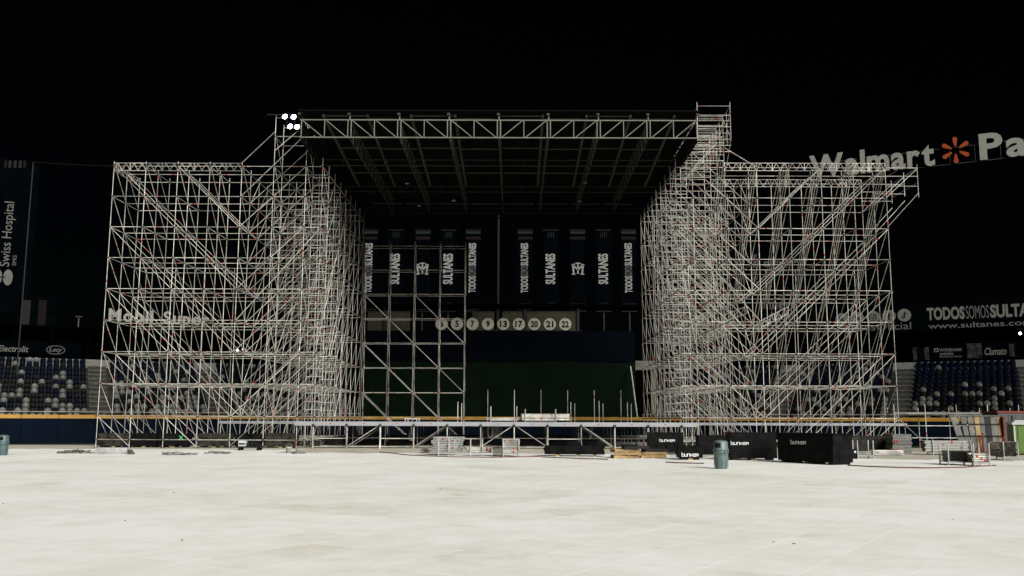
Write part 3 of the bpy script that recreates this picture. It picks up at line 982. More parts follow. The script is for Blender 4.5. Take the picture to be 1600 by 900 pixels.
for i in range(9):
    x = rc + (i - 4) * 2.68
    b = MB()
    b.add([P_(x + sx * 0.075, y, z) for (y, z) in ((RF + .15, 20.12), (68.0, 19.1)) for sx, _ in ((-1, 0), (1, 0))] + [P_(x + sx * 0.075, y, z + .16) for (y, z) in ((RF + .15, 20.12), (68.0, 19.1)) for sx in (-1, 1)],
          [(0, 1, 3, 2), (4, 6, 7, 5), (0, 2, 6, 4), (1, 5, 7, 3), (0, 4, 5, 1), (2, 3, 7, 6)])
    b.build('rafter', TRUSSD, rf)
    if i < 8:
        for y, z in ((RF + .3 + 0.25 * (i % 2), 20.22 - .1 * (i % 2)), (60.0, 19.75 - 0.06 * (i % 2)), (65.0, 19.4), (RB - 1.0, RZ + .5)):
            MB().tube(P_(x + .12, y, z), P_(x + 2.68 - .12, y, z), 0.05).build('purlin', TRUSSD, rf, True)
# roof sheets, each a lane between two rafters
for i in range(10):
    x = rc + (i - 5) * 2.68 + 1.34 if False else rc + (i - 4) * 2.68 - 2.68
    xa_, xb_ = max(x, rx0 - .1), min(x + 2.68, rx1 + .1)
    zz = lambda y: 20.32 + 0.0 * y
    b = MB().add([P_(xa_ + .01, RF - .25, 20.36), P_(xb_ - .01, RF - .25, 20.36), P_(xb_ - .01, RB + .3, 20.05), P_(xa_ + .01, RB + .3, 20.05), P_(xa_ + .01, RF - .25, 20.42), P_(xb_ - .01, RF - .25, 20.42), P_(xb_ - .01, RB + .3, 20.11), P_(xa_ + .01, RB + .3, 20.11)],
                 [(0, 3, 2, 1), (4, 5, 6, 7), (0, 1, 5, 4), (1, 2, 6, 5), (2, 3, 7, 6), (3, 0, 4, 7)])
    b.build('roof_sheet', ROOFB, rf)
for x in (rx0 - 0.02, rx1 + 0.02):
    MB().box(tuple(P_(x - .015, RF + .5, RZ - .1)), tuple(P_(x + .015, RB, 20.04))).build('side_skirt', ROOFB, rf)
for i in range(9):      # small clamps along the front edge
    x = rx0 + mod * i
    MB().box(tuple(P_(x - .12, RF - .1, 20.16)), tuple(P_(x + .06, RF + .05, 20.28))).build('edge_clamp', TRUSSD, rf)
    if 0 < i < 8: MB().tube(P_(x, RF + .1, RT + .04), P_(x, RF + .1, 20.36), 0.04).build('riser', TRUSS, rf, True)
for k, (px, py) in enumerate(((636, 287), (655, 322), (914, 286), (906, 315), (709, 314))):
    p = PY(px, py, 66 + (k % 2) * 5)
    wl = thing('work_light', 'small round unlit work lamp hanging under the roof, %s' % ['left of centre, higher', 'left of centre, lower', 'right of centre, higher', 'right of centre, lower', 'nearest the centre on the left'][k], 'lamp', p, 0, 'work lamps under the roof')
    MB().lathe([(0.02, 0.12), (0.06, 0.10), (0.16, 0.0), (0.15, -0.01)], 12).build('shade', STEELW, wl)
    MB().tube((0, 0, 0.1), (0, 0, 20.15 - p.z), 0.01).build('cord', BLACKM, wl)

# ------------------------------------------------------------------ floodlights on the left tower
lamps = [(445.5, 182.5, 'upper left'), (459, 183, 'upper right'), (453.5, 198, 'lower left'), (464.5, 198.5, 'lower right')]
for px, py, nm in lamps:
    p = PY(px, py, 57.8 if py < 190 else 57.9)
    fl = thing('floodlight', 'bright round floodlight on the left tower, %s of four' % nm, 'floodlight', p, R(-8), 'floodlights on the tower')
    tilt = Matrix.Rotation(R(78), 4, 'X')
    MB().lathe([(0.10, -0.30), (0.15, -0.22), (0.185, 0.0), (0.20, 0.02), (0.19, 0.03)], 20, cap=True).xf(tilt).build('housing', BLACKM, fl, True)
    MB().lathe([(0.165, 0.031), (0.15, 0.045)], 20).xf(tilt).build('lens', LAMP, fl)
    zt = 21.35 - p.z
    b = MB()
    for sx in (-.26, .26): b.tube((sx, 0.0, 0), (sx, 0.15, zt * .9), 0.02)
    b.tube((-.26, 0.15, zt * .9), (.26, 0.15, zt * .9), 0.02)
    b.tube((0, 0.15, zt * .9), (0, 0.2, zt), 0.03)
    b.build('yoke', BLACKM, fl)

# ================================================================== signs in the background
def letter_row(parent, body, w, h, m, local, gap=0.12, bold=0.02, depth=0.15, asc=None, space=0.35):
    """one part per character; heights follow the glyphs of the default face"""
    # relative glyph metrics measured by building each glyph
    gl = []
    for ch in body:
        if ch == ' ': gl.append(None); continue
        cu = bpy.data.curves.new('g', 'FONT'); cu.body = ch; cu.resolution_u = 3; cu.offset = bold; cu.extrude = 0.02
        o = bpy.data.objects.new('g', cu); COL.objects.link(o)
        me = bpy.data.meshes.new_from_object(o.evaluated_get(bpy.context.evaluated_depsgraph_get()))
        bpy.data.objects.remove(o); bpy.data.curves.remove(cu)
        gl.append(me)
    def ext(me):
        xs = [v.co.x for v in me.vertices]; ys = [v.co.y for v in me.vertices]
        return min(xs), max(xs), min(ys), max(ys)
    E = [ext(g) if g else None for g in gl]
    tot = sum((e[1] - e[0]) if e else space for e in E) + gap * (len(E) - 1)
    top = max(e[3] for e in E if e); bot = min(e[2] for e in E if e) if asc is None else asc
    sx, sz = w / tot, h / (top - max(bot, -0.03))
    x = 0
    for ch, me, e in zip(body, gl, E):
        if not me: x += space + gap; continue
        for v in me.vertices:
            z = v.co.z
            v.co = ((v.co.x - e[0]) * sx, -depth if z > 0 else 0, v.co.y * sz)
        me.materials.clear(); me.materials.append(m)
        o = link('letter', me, parent, local + Vector((x * sx, 0, 0)))
        x += e[1] - e[0] + gap

def sign_at(side, offn, px, py):
    p, d, n = SIDES[side]
    return PL(px, py, p + n * offn, n)
def width_between(side, offn, xa_, ya_, xb_, yb_):
    return (sign_at(side, offn, xb_, yb_) - sign_at(side, offn, xa_, ya_)).xy.length
def legs(t, w, z, m=DARK, n=3, y=0.2):
    """posts that carry a sign down to the ground"""
    for i in range(n):
        x = w * (i + .5) / n
        MB().tube((x, y, -z - 0.04), (x, y, -0.02), 0.06).build('sign_post', m, t)

# fuel-brand letters above the left stand
o_ = 13.0
p = sign_at('left', o_, 169, 501)
w = width_between('left', o_, 169, 501, 326, 508)
t = thing('letter_sign', 'grey raised letters Mobil Super behind the left scaffold', 'sign', p, frame('left'))
letter_row(t, 'Mobil Super', w, 1.15, mat('worn_white_letter', (0.17, 0.17, 0.15), 0.7, 0.1, var=0.12), V((0, 0, 0)), bold=0.03)
MB().box((-0.1, 0.02, -0.1), (w + .1, 0.12, -0.02)).build('sign_rail', BLACKM, t)
legs(t, w, p.z - 0.08)

# letters and spark on the right rim
o_ = 24.0
p = sign_at('right', o_, 1266, 279)
w = width_between('right', o_, 1266, 279, 1461, 254)
t = thing('letter_sign', 'large grey rooftop letters with an orange six petal spark at upper right', 'sign', p, frame('right'))
hcap = 37 * pxm(p)
RIML = mat('rooftop_letter', (0.185, 0.185, 0.16), 0.7, 0.15, var=0.12, scale=1.5)
letter_row(t, 'Walmart', w, hcap, RIML, V((0, 0, 0)), bold=0.03, gap=0.06)
w2 = width_between('right', o_, 1266, 279, 1494, 250)
c0 = V((w2, 0, sign_at('right', o_, 1494, 235).z - p.z))
pl = 21 * pxm(sign_at('right', o_, 1494, 235))
for k in range(6):
    a = R(90 + 60 * k)
    b = MB(); prof = []
    r0, r1 = 0.30 * pl, 1.0 * pl
    pts = []
    for (rr, ww) in ((r0, .05), (r0 + .25 * pl, .11), (r1 - .14 * pl, .16), (r1 - .04 * pl, .12), (r1, .05)):
        pts.append((rr, ww * pl))
    ring = [(rr, ww) for rr, ww in pts] + [(rr, -ww) for rr, ww in reversed(pts)]
    vs_ = [V((rr * math.cos(a) - ww * math.sin(a), y, rr * math.sin(a) + ww * math.cos(a))) for y in (-.2, 0) for rr, ww in ring]
    nn_ = len(ring)
    fs_ = [tuple(range(nn_)), tuple(reversed(range(nn_, 2 * nn_)))] + [(i, (i + 1) % nn_, nn_ + (i + 1) % nn_, nn_ + i) for i in range(nn_)]
    b.add(vs_, fs_).build('spark_petal', ORANGE, t, loc=c0)
w3 = width_between('right', o_, 1266, 279, 1531, 244)
w4 = width_between('right', o_, 1266, 279, 1690, 226)
letter_row(t, 'Park', w4 - w3, hcap * 1.05, RIML, V((w3, 0, 0)), bold=0.03, gap=0.06)
b = MB()
for z in (-0.12, hcap * 0.62):
    b.tube((-0.3, 0.12, z), (w4, 0.12, z), 0.035)
for i in range(12):
    b.tube((w4 * i / 11, 0.12, -0.12), (w4 * i / 11, 0.12, hcap * 0.62), 0.03)
b.build('sign_frame', mat('dark_sign_frame', (0.03, 0.03, 0.03), 0.8), t)
legs(t, w4, p.z - 0.1, n=5, y=0.25)

# club slogan board
def board(side, o, xa_, ya_, xb_, yb_, label, name='advertising_board', m=BOARD, group=None, extra_w=0.0):
    """upright board between two photo points (top-left, bottom-right) on the stand's rim plane"""
    a = sign_at(side, o, xa_, ya_); c = sign_at(side, o, xb_, yb_)
    zl = sign_at(side, o, xa_, yb_).z
    w_ = (c - a).xy.length
    zb = c.z; zt = a.z
    t_ = thing(name, label, 'sign', (a.x, a.y, zb), frame(side), group)
    MB().box((0, 0, 0), (w_, 0.12, zt - zb)).build('panel', m, t_)
    for i in range(3):
        MB().tube((w_ * (i + .5) / 3, 0.2, -zb - 0.04), (w_ * (i + .5) / 3, 0.2, (zt - zb) * .9), 0.07).build('sign_post', DARK, t_)
    return t_, w_, zt - zb
def on_board(t_, side, o, px, py):
    q = sign_at(side, o, px, py) - Vector(t_.location)
    return V((q.xy.length, -0.004, q.z))

o_ = 15.2
t, w, h = board('right', o_, 1418, 474, 1660, 512, 'dark board with slogan TODOSSOMOSSULTANES and web address at right')
q0 = on_board(t, 'right', o_, 1449, 501)
def wpx(side, o, xa_, xb_, y=495): return width_between(side, o, xa_, y, xb_, y)
u = pxm(Vector(t.location))
put_text('TODOS', wpx('right', o_, 1449, 1508), 20 * u, LETTER, t, q0, bold=0.04)
put_text('SOMOS', wpx('right', o_, 1510, 1546), 20 * u, LETTERG, t, q0 + V((wpx('right', o_, 1449, 1510), 0, 0)), bold=0.0)
put_text('SULTANES', wpx('right', o_, 1548, 1645), 20 * u, LETTER, t, q0 + V((wpx('right', o_, 1449, 1548), 0, 0)), bold=0.04)
put_text('www.sultanes.com.mx', wpx('right', o_, 1451, 1650), 8.5 * u, LETTERG, t, q0 + V((0.05, 0, -13.0 * u)), bold=0.01)

# social icons board
t, w, h = board('right', o_, 1296, 478, 1417, 520, 'dark board with five round social media icons beside the right scaffold')
u = pxm(Vector(t.location))
icx = [(1315.5, 499), (1339.5, 497), (1364, 495.5), (1389, 494), (1413, 492.5)]
for k, (px, py) in enumerate(icx):
    q = on_board(t, 'right', o_, px, py)
    r = 9.6 * u
    d_ = MB().lathe([(r, 0), (r, 0.03)], 28).xf(Matrix.Rotation(R(90), 4, 'X')).build('icon_disc', LETTER, t, loc=q)
    b = MB()
    def bar(x0, z0, x1, z1, w_):
        p1, p2 = V((x0, 0, z0)) * r, V((x1, 0, z1)) * r
        dd = (p2 - p1).normalized(); nn_ = V((-dd.z, 0, dd.x)) * (w_ * r / 2)
        vv = [p1 + nn_, p1 - nn_, p2 - nn_, p2 + nn_]
        b.add([v + V((0, y, 0)) for y in (-0.045, -0.031) for v in vv], [(0, 1, 2, 3), (7, 6, 5, 4), (0, 4, 5, 1), (1, 5, 6, 2), (2, 6, 7, 3), (3, 7, 4, 0)])
    def arc(cx, cz, rr, a0, a1, w_, n=10):
        for i in range(n):
            a, c = R(a0 + (a1 - a0) * i / n), R(a0 + (a1 - a0) * (i + 1) / n)
            bar(cx + rr * math.cos(a), cz + rr * math.sin(a), cx + rr * math.cos(c), cz + rr * math.sin(c), w_)
    if k == 0: bar(-.38, .42, .38, -.42, .2); bar(.36, .42, -.36, -.42, .08)
    elif k == 1: bar(-.5, 0, .5, 0, .62); 
    elif k == 2:
        for (x0, z0, x1, z1) in ((-.4, .48, .4, .48), (-.4, -.48, .4, -.48), (-.48, .4, -.48, -.4), (.48, .4, .48, -.4)): bar(x0, z0, x1, z1, .12)
        arc(0, 0, .23, 0, 360, .12, 12); bar(.24, .28, .34, .28, .1)
    elif k == 3: bar(0, -.62, 0, .3, .2); bar(-.26, .08, .26, .08, .17); arc(.2, .3, .2, 90, 180, .17, 5)
    else: bar(.05, -.3, .05, .55, .15); arc(-.14, -.28, .2, 0, 360, .14, 12); arc(.4, .55, .34, 180, 270, .13, 5)
    b.build('icon_mark', LETTERD, t, loc=q)
q0 = on_board(t, 'right', o_, 1300, 519)
put_text('SultanesOficial', wpx('right', o_, 1300, 1424), 11 * u, mat('dim_letter', (0.075, 0.075, 0.07), 0.8, 0.1), t, q0, bold=0.0)

# strip boards just above the stands
oS = 11.3
t, w, h = board('right', oS, 1424, 541, 1508, 562, 'dark strip board with WYNDHAM GARDEN lettering above the right stand')
u = pxm(Vector(t.location))
q0 = on_board(t, 'right', oS, 1468, 549.5)
put_text('WYNDHAM', wpx('right', oS, 1469, 1503), 4.6 * u, LETTER, t, q0, bold=0.01)
put_text('GARDEN', wpx('right', oS, 1469, 1490), 3.6 * u, LETTER, t, q0 + V((0, 0, -5.6 * u)), bold=0.01)
put_text('Monterrey Norte', wpx('right', oS, 1469, 1503), 3.4 * u, LETTER, t, q0 + V((0, 0, -10 * u)), bold=0.0)
MB().box((-7.6 * u, -0.02, -0.4 * u), (-1.4 * u, 0, 5.2 * u)).build('logo_square', LETTER, t, loc=q0)
MB().lathe([(2 * u, 0), (2 * u, 0.012)], 8).xf(Matrix.Translation((-4.5 * u, -0.02, 2.4 * u)) @ Matrix.Rotation(R(90), 4, 'X')).build('logo_mark', LETTERD, t, loc=q0)
FOLI = mat('printed_leaves', (0.001, 0.0015, 0.0015), 0.9, 0.02, col2=(0.03, 0.033, 0.03), scale=4.5, detail=3)
for (a, c) in ((1426, 1432), (1444, 1451)):
    MB().box((0, -0.006, 0.05), (wpx('right', oS, a, c), -0.001, h - .1)).build('printed_picture', FOLI, t, loc=V((wpx('right', oS, 1424, a), 0, 0)))
t, w, h = board('right', oS, 1509, 536, 1536, 560, 'dark strip board printed with pale leaves above the right stand')
MB().box((0.05, -0.006, 0.05), (w - .05, -0.001, h - .05)).build('printed_picture', FOLI, t)
t, w, h = board('right', oS, 1537, 535, 1612, 558, 'dark strip board with slanted Clamato lettering above the right stand')
u = pxm(Vector(t.location))
put_text('Clamato', wpx('right', oS, 1539, 1573), 11.5 * u, LETTER, t, on_board(t, 'right', oS, 1539, 555), bold=0.005, slant=0.3)
MB().box((wpx('right', oS, 1537, 1576), -0.006, 0.1), (wpx('right', oS, 1537, 1584), -0.001, h - .2)).build('printed_picture', FOLI, t)

t, w, h = board('left', oS, -40, 529, 58, 554, 'dark strip board with Electrolit lettering above the left stand')
u = pxm(sign_at('left', oS, 20, 545))
put_text('Electrolit', wpx('left', oS, -3, 44), 9.5 * u, LETTERL, t, on_board(t, 'left', oS, -3, 549), bold=0.015, slant=0.12)
t, w, h = board('left', oS, 59, 535, 126, 558, 'dark strip board with oval Lety emblem above the left stand')
u = pxm(Vector(t.location))
q0 = on_board(t, 'left', oS, 87, 547)
b = MB()
for i in range(24):
    a, c = 2 * math.pi * i / 24, 2 * math.pi * (i + 1) / 24
    b.tube((13 * u * math.cos(a), -0.02, 6.6 * u * math.sin(a)), (13 * u * math.cos(c), -0.02, 6.6 * u * math.sin(c)), 0.55 * u)
b.build('oval_ring', LETTERL, t, loc=q0)
put_text('Lety', 19 * u, 8.5 * u, LETTERL, t, q0 + V((-9.5 * u, 0, -4.6 * u)), bold=0.01, slant=0.3)

# hospital banner and flag-striped panels on the far left
o_ = 13.0
a = sign_at('left', o_, -22, 245); c = sign_at('left', o_, 42, 500)
t, w, h = board('left', o_, -22, 244, 44, 490, 'tall dark banner reading Swiss Hospital SMG at the left edge', name='hanging_banner', m=BANNER)
u = pxm(Vector(t.location) + V((0, 0, h * .5)))
q0 = on_board(t, 'left', o_, 19, 417)
put_text('Swiss Hospital', 104 * u, 18 * u, LETTERL, t, q0, roty=-R(90), bold=0.0)
q0 = on_board(t, 'left', o_, 25, 415)
put_text('SMG', 16 * u, 5.5 * u, LETTERG, t, q0, roty=-R(90))
q0 = on_board(t, 'left', o_, 4, 433)
for dx in (-7.4, 7.4):
    MB().lathe([(8.4 * u, 0), (8.4 * u, 0.02)], 20).xf(Matrix.Translation((dx * u, 0, 0)) @ Matrix.Rotation(R(90), 4, 'X') @ Matrix.Diagonal((0.8, 1.5, 1, 1))).build('emblem_lobe', LETTERL, t, loc=q0)
MB().box((-3.5 * u, -0.03, -1.2 * u), (3.5 * u, -0.021, 1.2 * u)).box((-1.2 * u, -0.034, -3.5 * u), (1.2 * u, -0.0301, 3.5 * u)).build('emblem_cross', LETTERD, t, loc=q0)
for px, m in ((8, REDD), (15, GREYP), (23, GREYP), (31, GREYP), (38, REDD)):
    q = on_board(t, 'left', o_, px - 2, 262)
    MB().box((0, -0.006, 0), (4 * u, -0.001, 12 * u)).build('mark', m, t, loc=q)
t, w, h = board('left', o_, 26, 462, 86, 524, 'dark panel with one grey and one red upright stripe at far left')
u = pxm(Vector(t.location))
for px, m in ((33, GREYP), (58, REDD)):
    q = on_board(t, 'left', o_, px, 510)
    MB().box((0, -0.006, 0), (11 * u, -0.001, 42 * u)).build('stripe', m, t, loc=q)

# signs glimpsed through the right scaffold
o_ = 15.2
t, w, h = board('right', o_, 1190, 402, 1262, 432, 'dark board with hotel lettering seen through the right scaffold')
u = pxm(Vector(t.location))
MB().box((0, -0.02, 0), (8 * u, 0, 8 * u)).build('logo_square', LETTER, t, loc=on_board(t, 'right', o_, 1194, 417))
MB().lathe([(2.6 * u, 0), (2.6 * u, 0.012)], 8).xf(Matrix.Translation((4 * u, -0.02, 4 * u)) @ Matrix.Rotation(R(90), 4, 'X')).build('logo_mark', LETTERD, t, loc=on_board(t, 'right', o_, 1194, 417))
put_text('WYNDHAM', wpx('right', o_, 1204, 1247), 5.5 * u, LETTER, t, on_board(t, 'right', o_, 1204, 414), bold=0.01)
put_text('GARDEN', wpx('right', o_, 1204, 1230), 3.5 * u, LETTERG, t, on_board(t, 'right', o_, 1204, 420.5))
put_text('Monterrey Norte', wpx('right', o_, 1204, 1247), 4.5 * u, LETTERG, t, on_board(t, 'right', o_, 1204, 427))
t, w, h = board('right', o_, 1172, 390, 1188, 450, 'narrow dark board with upright lettering seen through the right scaffold')
put_text('THE BE PRIME', 50 * u, 7 * u, LETTERG, t, on_board(t, 'right', o_, 1184, 446), roty=-R(90), bold=0.01)
t, w, h = board('right', o_, 1192, 470, 1254, 506, 'dark board with two lines of rounded lettering behind the right scaffold')
put_text('nuevo', wpx('right', o_, 1197, 1246), 11 * u, LETTERG, t, on_board(t, 'right', o_, 1197, 484), bold=0.01)
put_text('leon', wpx('right', o_, 1208, 1242), 13 * u, LETTERG, t, on_board(t, 'right', o_, 1206, 501), bold=0.01)

# lamps far behind
for k, (px, py, side, o_, lab) in enumerate(((371, 547, 'left', 11.5, 'small lit lamp in the concourse behind the left scaffold, left of a pair'), (379.5, 546, 'left', 11.5, 'small lit lamp in the concourse behind the left scaffold, right of a pair'), (1594, 521, 'right', 11.5, 'small lit lamp in the concourse above the right stand'))):
    p = sign_at(side, o_, px, py)
    t = thing('wall_lamp', lab, 'lamp', p, frame(side), 'concourse lamps')
    r = 0.12 if k != 1 else 0.07
    MB().lathe([(0.02, r), (r * .8, r * .6), (r, 0), (r * .7, -r * .6), (0.02, -r)], 10).build('globe', SMALL, t, True)
    MB().tube((0, 0, r), (0, 0, 9.42 - p.z), 0.015).build('stem', BLACKM, t)
p = sign_at('left', 12.6, 121.5, 520)
t = thing('lamp_post', 'short unlit lamp post with flat head above the left stand', 'lamp post', (p.x, p.y, 9.6), frame('left'))
hh = sign_at('left', 12.6, 121.5, 496).z - 9.6
MB().lathe([(0.05, 0), (0.04, hh)], 8).build('pole', mat('grey_pole2', (0.06, 0.06, 0.055), 0.6), t)
MB().bevbox((-0.28, -0.12, hh), (0.28, 0.12, hh + 0.14), 0.03).build('lamp_head', BLACKM, t)
# cable from the left netting post to the scaffold
p0_, p1_ = sign_at('left', 8.0, 52, 253), V((XL[0], RY[0], 17.95))
t = thing('net_post', 'thin dark netting post with a guy cable running to the left scaffold', 'post', (p0_.x, p0_.y, 0))
off = Vector(t.location)
MB().tube((0, 0, -0.04), p0_ - off, 0.05).build('post', mat('dim_post', (0.010, 0.010, 0.010), 0.8), t)
pts = [p0_.lerp(p1_, i / 10) - off - V((0, 0, 0.05 * math.sin(math.pi * i / 10))) for i in range(11)]
MB().path(pts, 0.02).build('guy_cable', mat('dim_post', (0.010, 0.010, 0.010), 0.8), t)

# ================================================================== things on the floor
STRK = {'b': [(0, 0, 0, 1), (0, 0, .8, 0), (.8, 0, .8, .6), (.8, .6, 0, .6)], 'u': [(0, .7, 0, 0), (0, 0, .8, 0), (.8, 0, .8, .7)], 'n': [(0, 0, 0, .7), (0, .7, .8, .7), (.8, .7, .8, 0)],
        'k': [(0, 0, 0, .7), (0, .35, .45, .35), (.45, .35, .8, .7), (.45, .35, .8, 0)], 'e': [(.8, 0, 0, 0), (0, 0, 0, .7), (0, .7, .8, .7), (.8, .7, .8, .36), (.8, .36, 0, .36)],
        'r': [(0, 0, 0, .7), (0, .7, .8, .7), (.8, .7, .8, .36), (0, .36, .8, .36), (.5, .3, .8, 0)]}
def bunker_logo(parent, x, y, z, w, h, face='-y'):
    b = MB(); n = 6; cw = w / n
    for i, ch in enumerate('bunker'):
        for (x0, z0, x1, z1) in STRK[ch]:
            th = h * 0.075
            ax0, ax1 = sorted((x + i * cw + x0 * cw * 1.0, x + i * cw + x1 * cw * 1.0)); az0, az1 = sorted((z + z0 * h, z + z1 * h))
            if x0 != x1 and z0 != z1:
                p, q = V((x + i * cw + x0 * cw, 0, z + z0 * h)), V((x + i * cw + x1 * cw, 0, z + z1 * h))
                nn_ = V((-(q - p).z, 0, (q - p).x)).normalized() * th
                b.add([v + V((0, yy_, 0)) for yy_ in (y - .006, y - .001) for v in (p + nn_, p - nn_, q - nn_, q + nn_)], [(0, 1, 2, 3), (7, 6, 5, 4), (0, 4, 5, 1), (1, 5, 6, 2), (2, 6, 7, 3), (3, 7, 4, 0)])
            else:
                b.box((ax0 - th, y - .006, az0 - th), (ax1 + th, y - .001, az1 + th))
    b.build('stencil_logo', LOGO, parent)
def crate(loc, rz, L_, D_, Hh, label, m=CRATE, logo=None, skids=True, doors=False, group='black crates'):
    t_ = thing('crate', label, 'crate', loc, rz, group)
    sk = 0.09 if skids else 0.0
    # origin at the front-left foot
    nb = 2 if L_ > 1.6 else 1
    MB().bevbox((0.02, 0.02, sk), (L_ - .02, D_ - .02, Hh - .03), 0.015).build('body', m, t_)
    for i in range(nb):
        x0 = L_ * i / nb
        MB().bevbox((x0 + .006, 0, sk), (x0 + L_ / nb - .006, 0.018, Hh - .035), 0.004).build('front_panel', m, t_)
    MB().bevbox((-.01, -.01, Hh - .029), (L_ + .01, D_ + .01, Hh), 0.012).build('lid', m, t_)
    for x in (0.004, L_ - .05):
        MB().box((x, -.008, sk), (x + .046, -.0005, Hh - .04)).build('edge_strip', m, t_)
    if skids:
        for i in range(3):
            x = 0.15 + (L_ - .5) * i / 2
            MB().box((x, 0.05, 0), (x + .2, D_ - .05, sk - .002)).build('skid', WOOD if i == 1 else BLACKM, t_)
    if logo:
        lx, lz, lw, lh = logo
        bunker_logo(t_, lx, -0.002 if True else 0, lz, lw, lh)
    return t_
def dep(py, px=800):
    return G(px, py).y
# the four stencilled crates on the right
p = G(1216, 722); p2 = G(1303, 727)
u = pxm(p)
crate((p.x, p.y, 0), math.atan2(p2.y - p.y, p2.x - p.x), (p2 - p).length, 1.15, 45.5 * u, 'largest black crate with white stencil logo, rightmost of four', logo=(29 * u, 29 * u, 32 * u, 5.5 * u))
p = G(1141, 719); u = pxm(p)
crate((p.x, p.y, 0), R(-2), 73 * u, 1.0, 43 * u, 'large black crate with white stencil logo just right of the grey bin', logo=(2 * u, 24 * u, 28 * u, 5.0 * u))
p = G(1060, 718.5); u = pxm(p)
crate((p.x, p.y, 0), R(-3), 38 * u, 1.0, 21.5 * u, 'small low black crate with white stencil logo left of the grey bin', logo=(5.5 * u, 5.5 * u, 26.5 * u, 5.5 * u), group='black crates')
p = G(1013, 710); u = pxm(p)
crate((p.x, p.y, 0), R(-4), 55 * u, 1.2, 34 * u, 'black double door crate with white stencil logo beside the wooden pallets', logo=(18 * u, 20 * u, 24 * u, 4.2 * u))
p = PY(1092, 704, 50.0); u = pxm(p)
crate((p.x, 50.0, 0), 0, 56 * u, 1.0, PY(1092, 680, 50.0).z, 'plain black crate half hidden behind the grey bin', CRATE, None, False)
# plain crates standing under the left scaffold
for (xa_, xb_, top, bot, m, lab) in ((152, 200, 677, 699.5, CRATED, 'dusty black crate under the left scaffold, at its outer corner'), (203, 244, 677, 699.5, CRATE, 'dark plain crate under the left scaffold, second from its outer corner'),
                                     (246, 292, 677.5, 700, CRATE, 'dark crate with green sprayed X under the left scaffold'), (309, 358, 677, 701, CRATED, 'dusty grey stained crate left of the black equipment cart'),
                                     (366, 408, 678, 701, CRATE, 'dark crate behind the black equipment cart'), (413, 462, 677, 702, CRATED, 'brown dusty crate under the left scaffold, nearest the stage')):
    Y_ = 59.0
    p = PY(xa_, bot, Y_); u = pxm(p)
    cr = crate((p.x, Y_, 0), 0, (xb_ - xa_) * u, 1.0, PY(xa_, top, Y_).z, lab, m, None, True, group='plain crates under the left scaffold')
    if 'sprayed' in lab:
        b = MB()
        x = (xb_ - xa_) * u - 0.1 - 0.2; z = 0.62
        for (x0, z0, x1, z1) in ((-.12, -.12, .12, .13), (-.12, .12, .12, -.12), (.1, -.12, .02, -.14)):
            b.tube((x + x0 - .1, -.012, z + z0), (x + x1 - .1, -.012, z + z1), 0.014)
        b.build('sprayed_cross', XGREEN, cr)
# dark crates on the right behind
for (xa_, xb_, top, bot, Y_, lab) in ((1325, 1340, 702, 716, 45.0, 'small black case with pale labels beside the largest crate'), (1330, 1394, 681, 706, 55.0, 'long black crate behind the grey deck boards on the right')):
    p = PY(xa_, bot, Y_); u = pxm(p)
    c_ = crate((p.x, Y_, 0), 0, (xb_ - xa_) * u, 0.8, PY(xa_, top, Y_).z, lab, CRATE if Y_ < 50 else CRATED, None, False, group='black crates')
    if Y_ < 50:
        for dx in (.12, .3): MB().box((dx, -.014, .28), (dx + .1, -.009, .38)).build('paper_label', WHITE, c_)

# bins
def bin_(px, py, m, label, rz, hpx):
    p = G(px, py); u = pxm(p); Hh = hpx * u
    s = Hh / 1.1
    t_ = thing('trash_can', label, 'bin', (p.x, p.y, 0), rz, 'plastic bins')
    def L2(prof): return [(r * s, z * s) for r, z in prof]
    MB().lathe(L2([(0.225, 0.0), (0.235, 0.02), (0.262, 0.42), (0.266, 0.44), (0.274, 0.60), (0.29, 0.605), (0.29, 0.70)]), 32).build('body', m, t_, True)
    MB().lathe(L2([(0.30, 0.702), (0.315, 0.71), (0.315, 0.745), (0.298, 0.752)]), 32).build('rim', m, t_, True)
    MB().lathe(L2([(0.288, 0.753), (0.285, 0.76), (0.27, 1.02), (0.255, 1.05), (0.15, 1.085), (0.02, 1.10)]), 32).build('dome_lid', m, t_, True)
    # opening
    b = MB(); a0, a1 = R(-128 - 26), R(-128 + 26)
    vs_ = []
    for z in (0.81, 0.99):
        for i in range(9):
            a = a0 + (a1 - a0) * i / 8
            r_ = (0.288 if z < .9 else 0.276) * s
            vs_.append((r_ * math.cos(a), r_ * math.sin(a), z * s))
    b.add(vs_, [(i, i + 1, 10 + i, 9 + i) for i in range(8)]).build('opening', LETTERD, t_)
    for k in range(10):
        a = R(-90 + 36 * k)
        MB().box((0.255 * s, -0.012 * s, 0.05 * s), (0.272 * s, 0.012 * s, 0.60 * s)).xf(Matrix.Rotation(a, 4, 'Z')).build('rib', m, t_)
    for a in (R(-60), R(120)):
        b = MB()
        b.box((0.27 * s, -.09 * s, 0.60 * s), (0.325 * s, -.06 * s, 0.70 * s)); b.box((0.27 * s, .06 * s, 0.60 * s), (0.325 * s, .09 * s, 0.70 * s)); b.box((0.30 * s, -.0599 * s, 0.60 * s), (0.325 * s, .0599 * s, 0.63 * s))
        b.xf(Matrix.Rotation(a, 4, 'Z')).build('handle', m, t_)
    return t_
bin_(1127, 732.5, BIN, 'grey green plastic trash can with domed lid in front of the crates', 0, 44.5)
bin_(3.5, 711.5, BIND, 'dark green plastic trash can with domed lid at the left edge', R(40), 32)

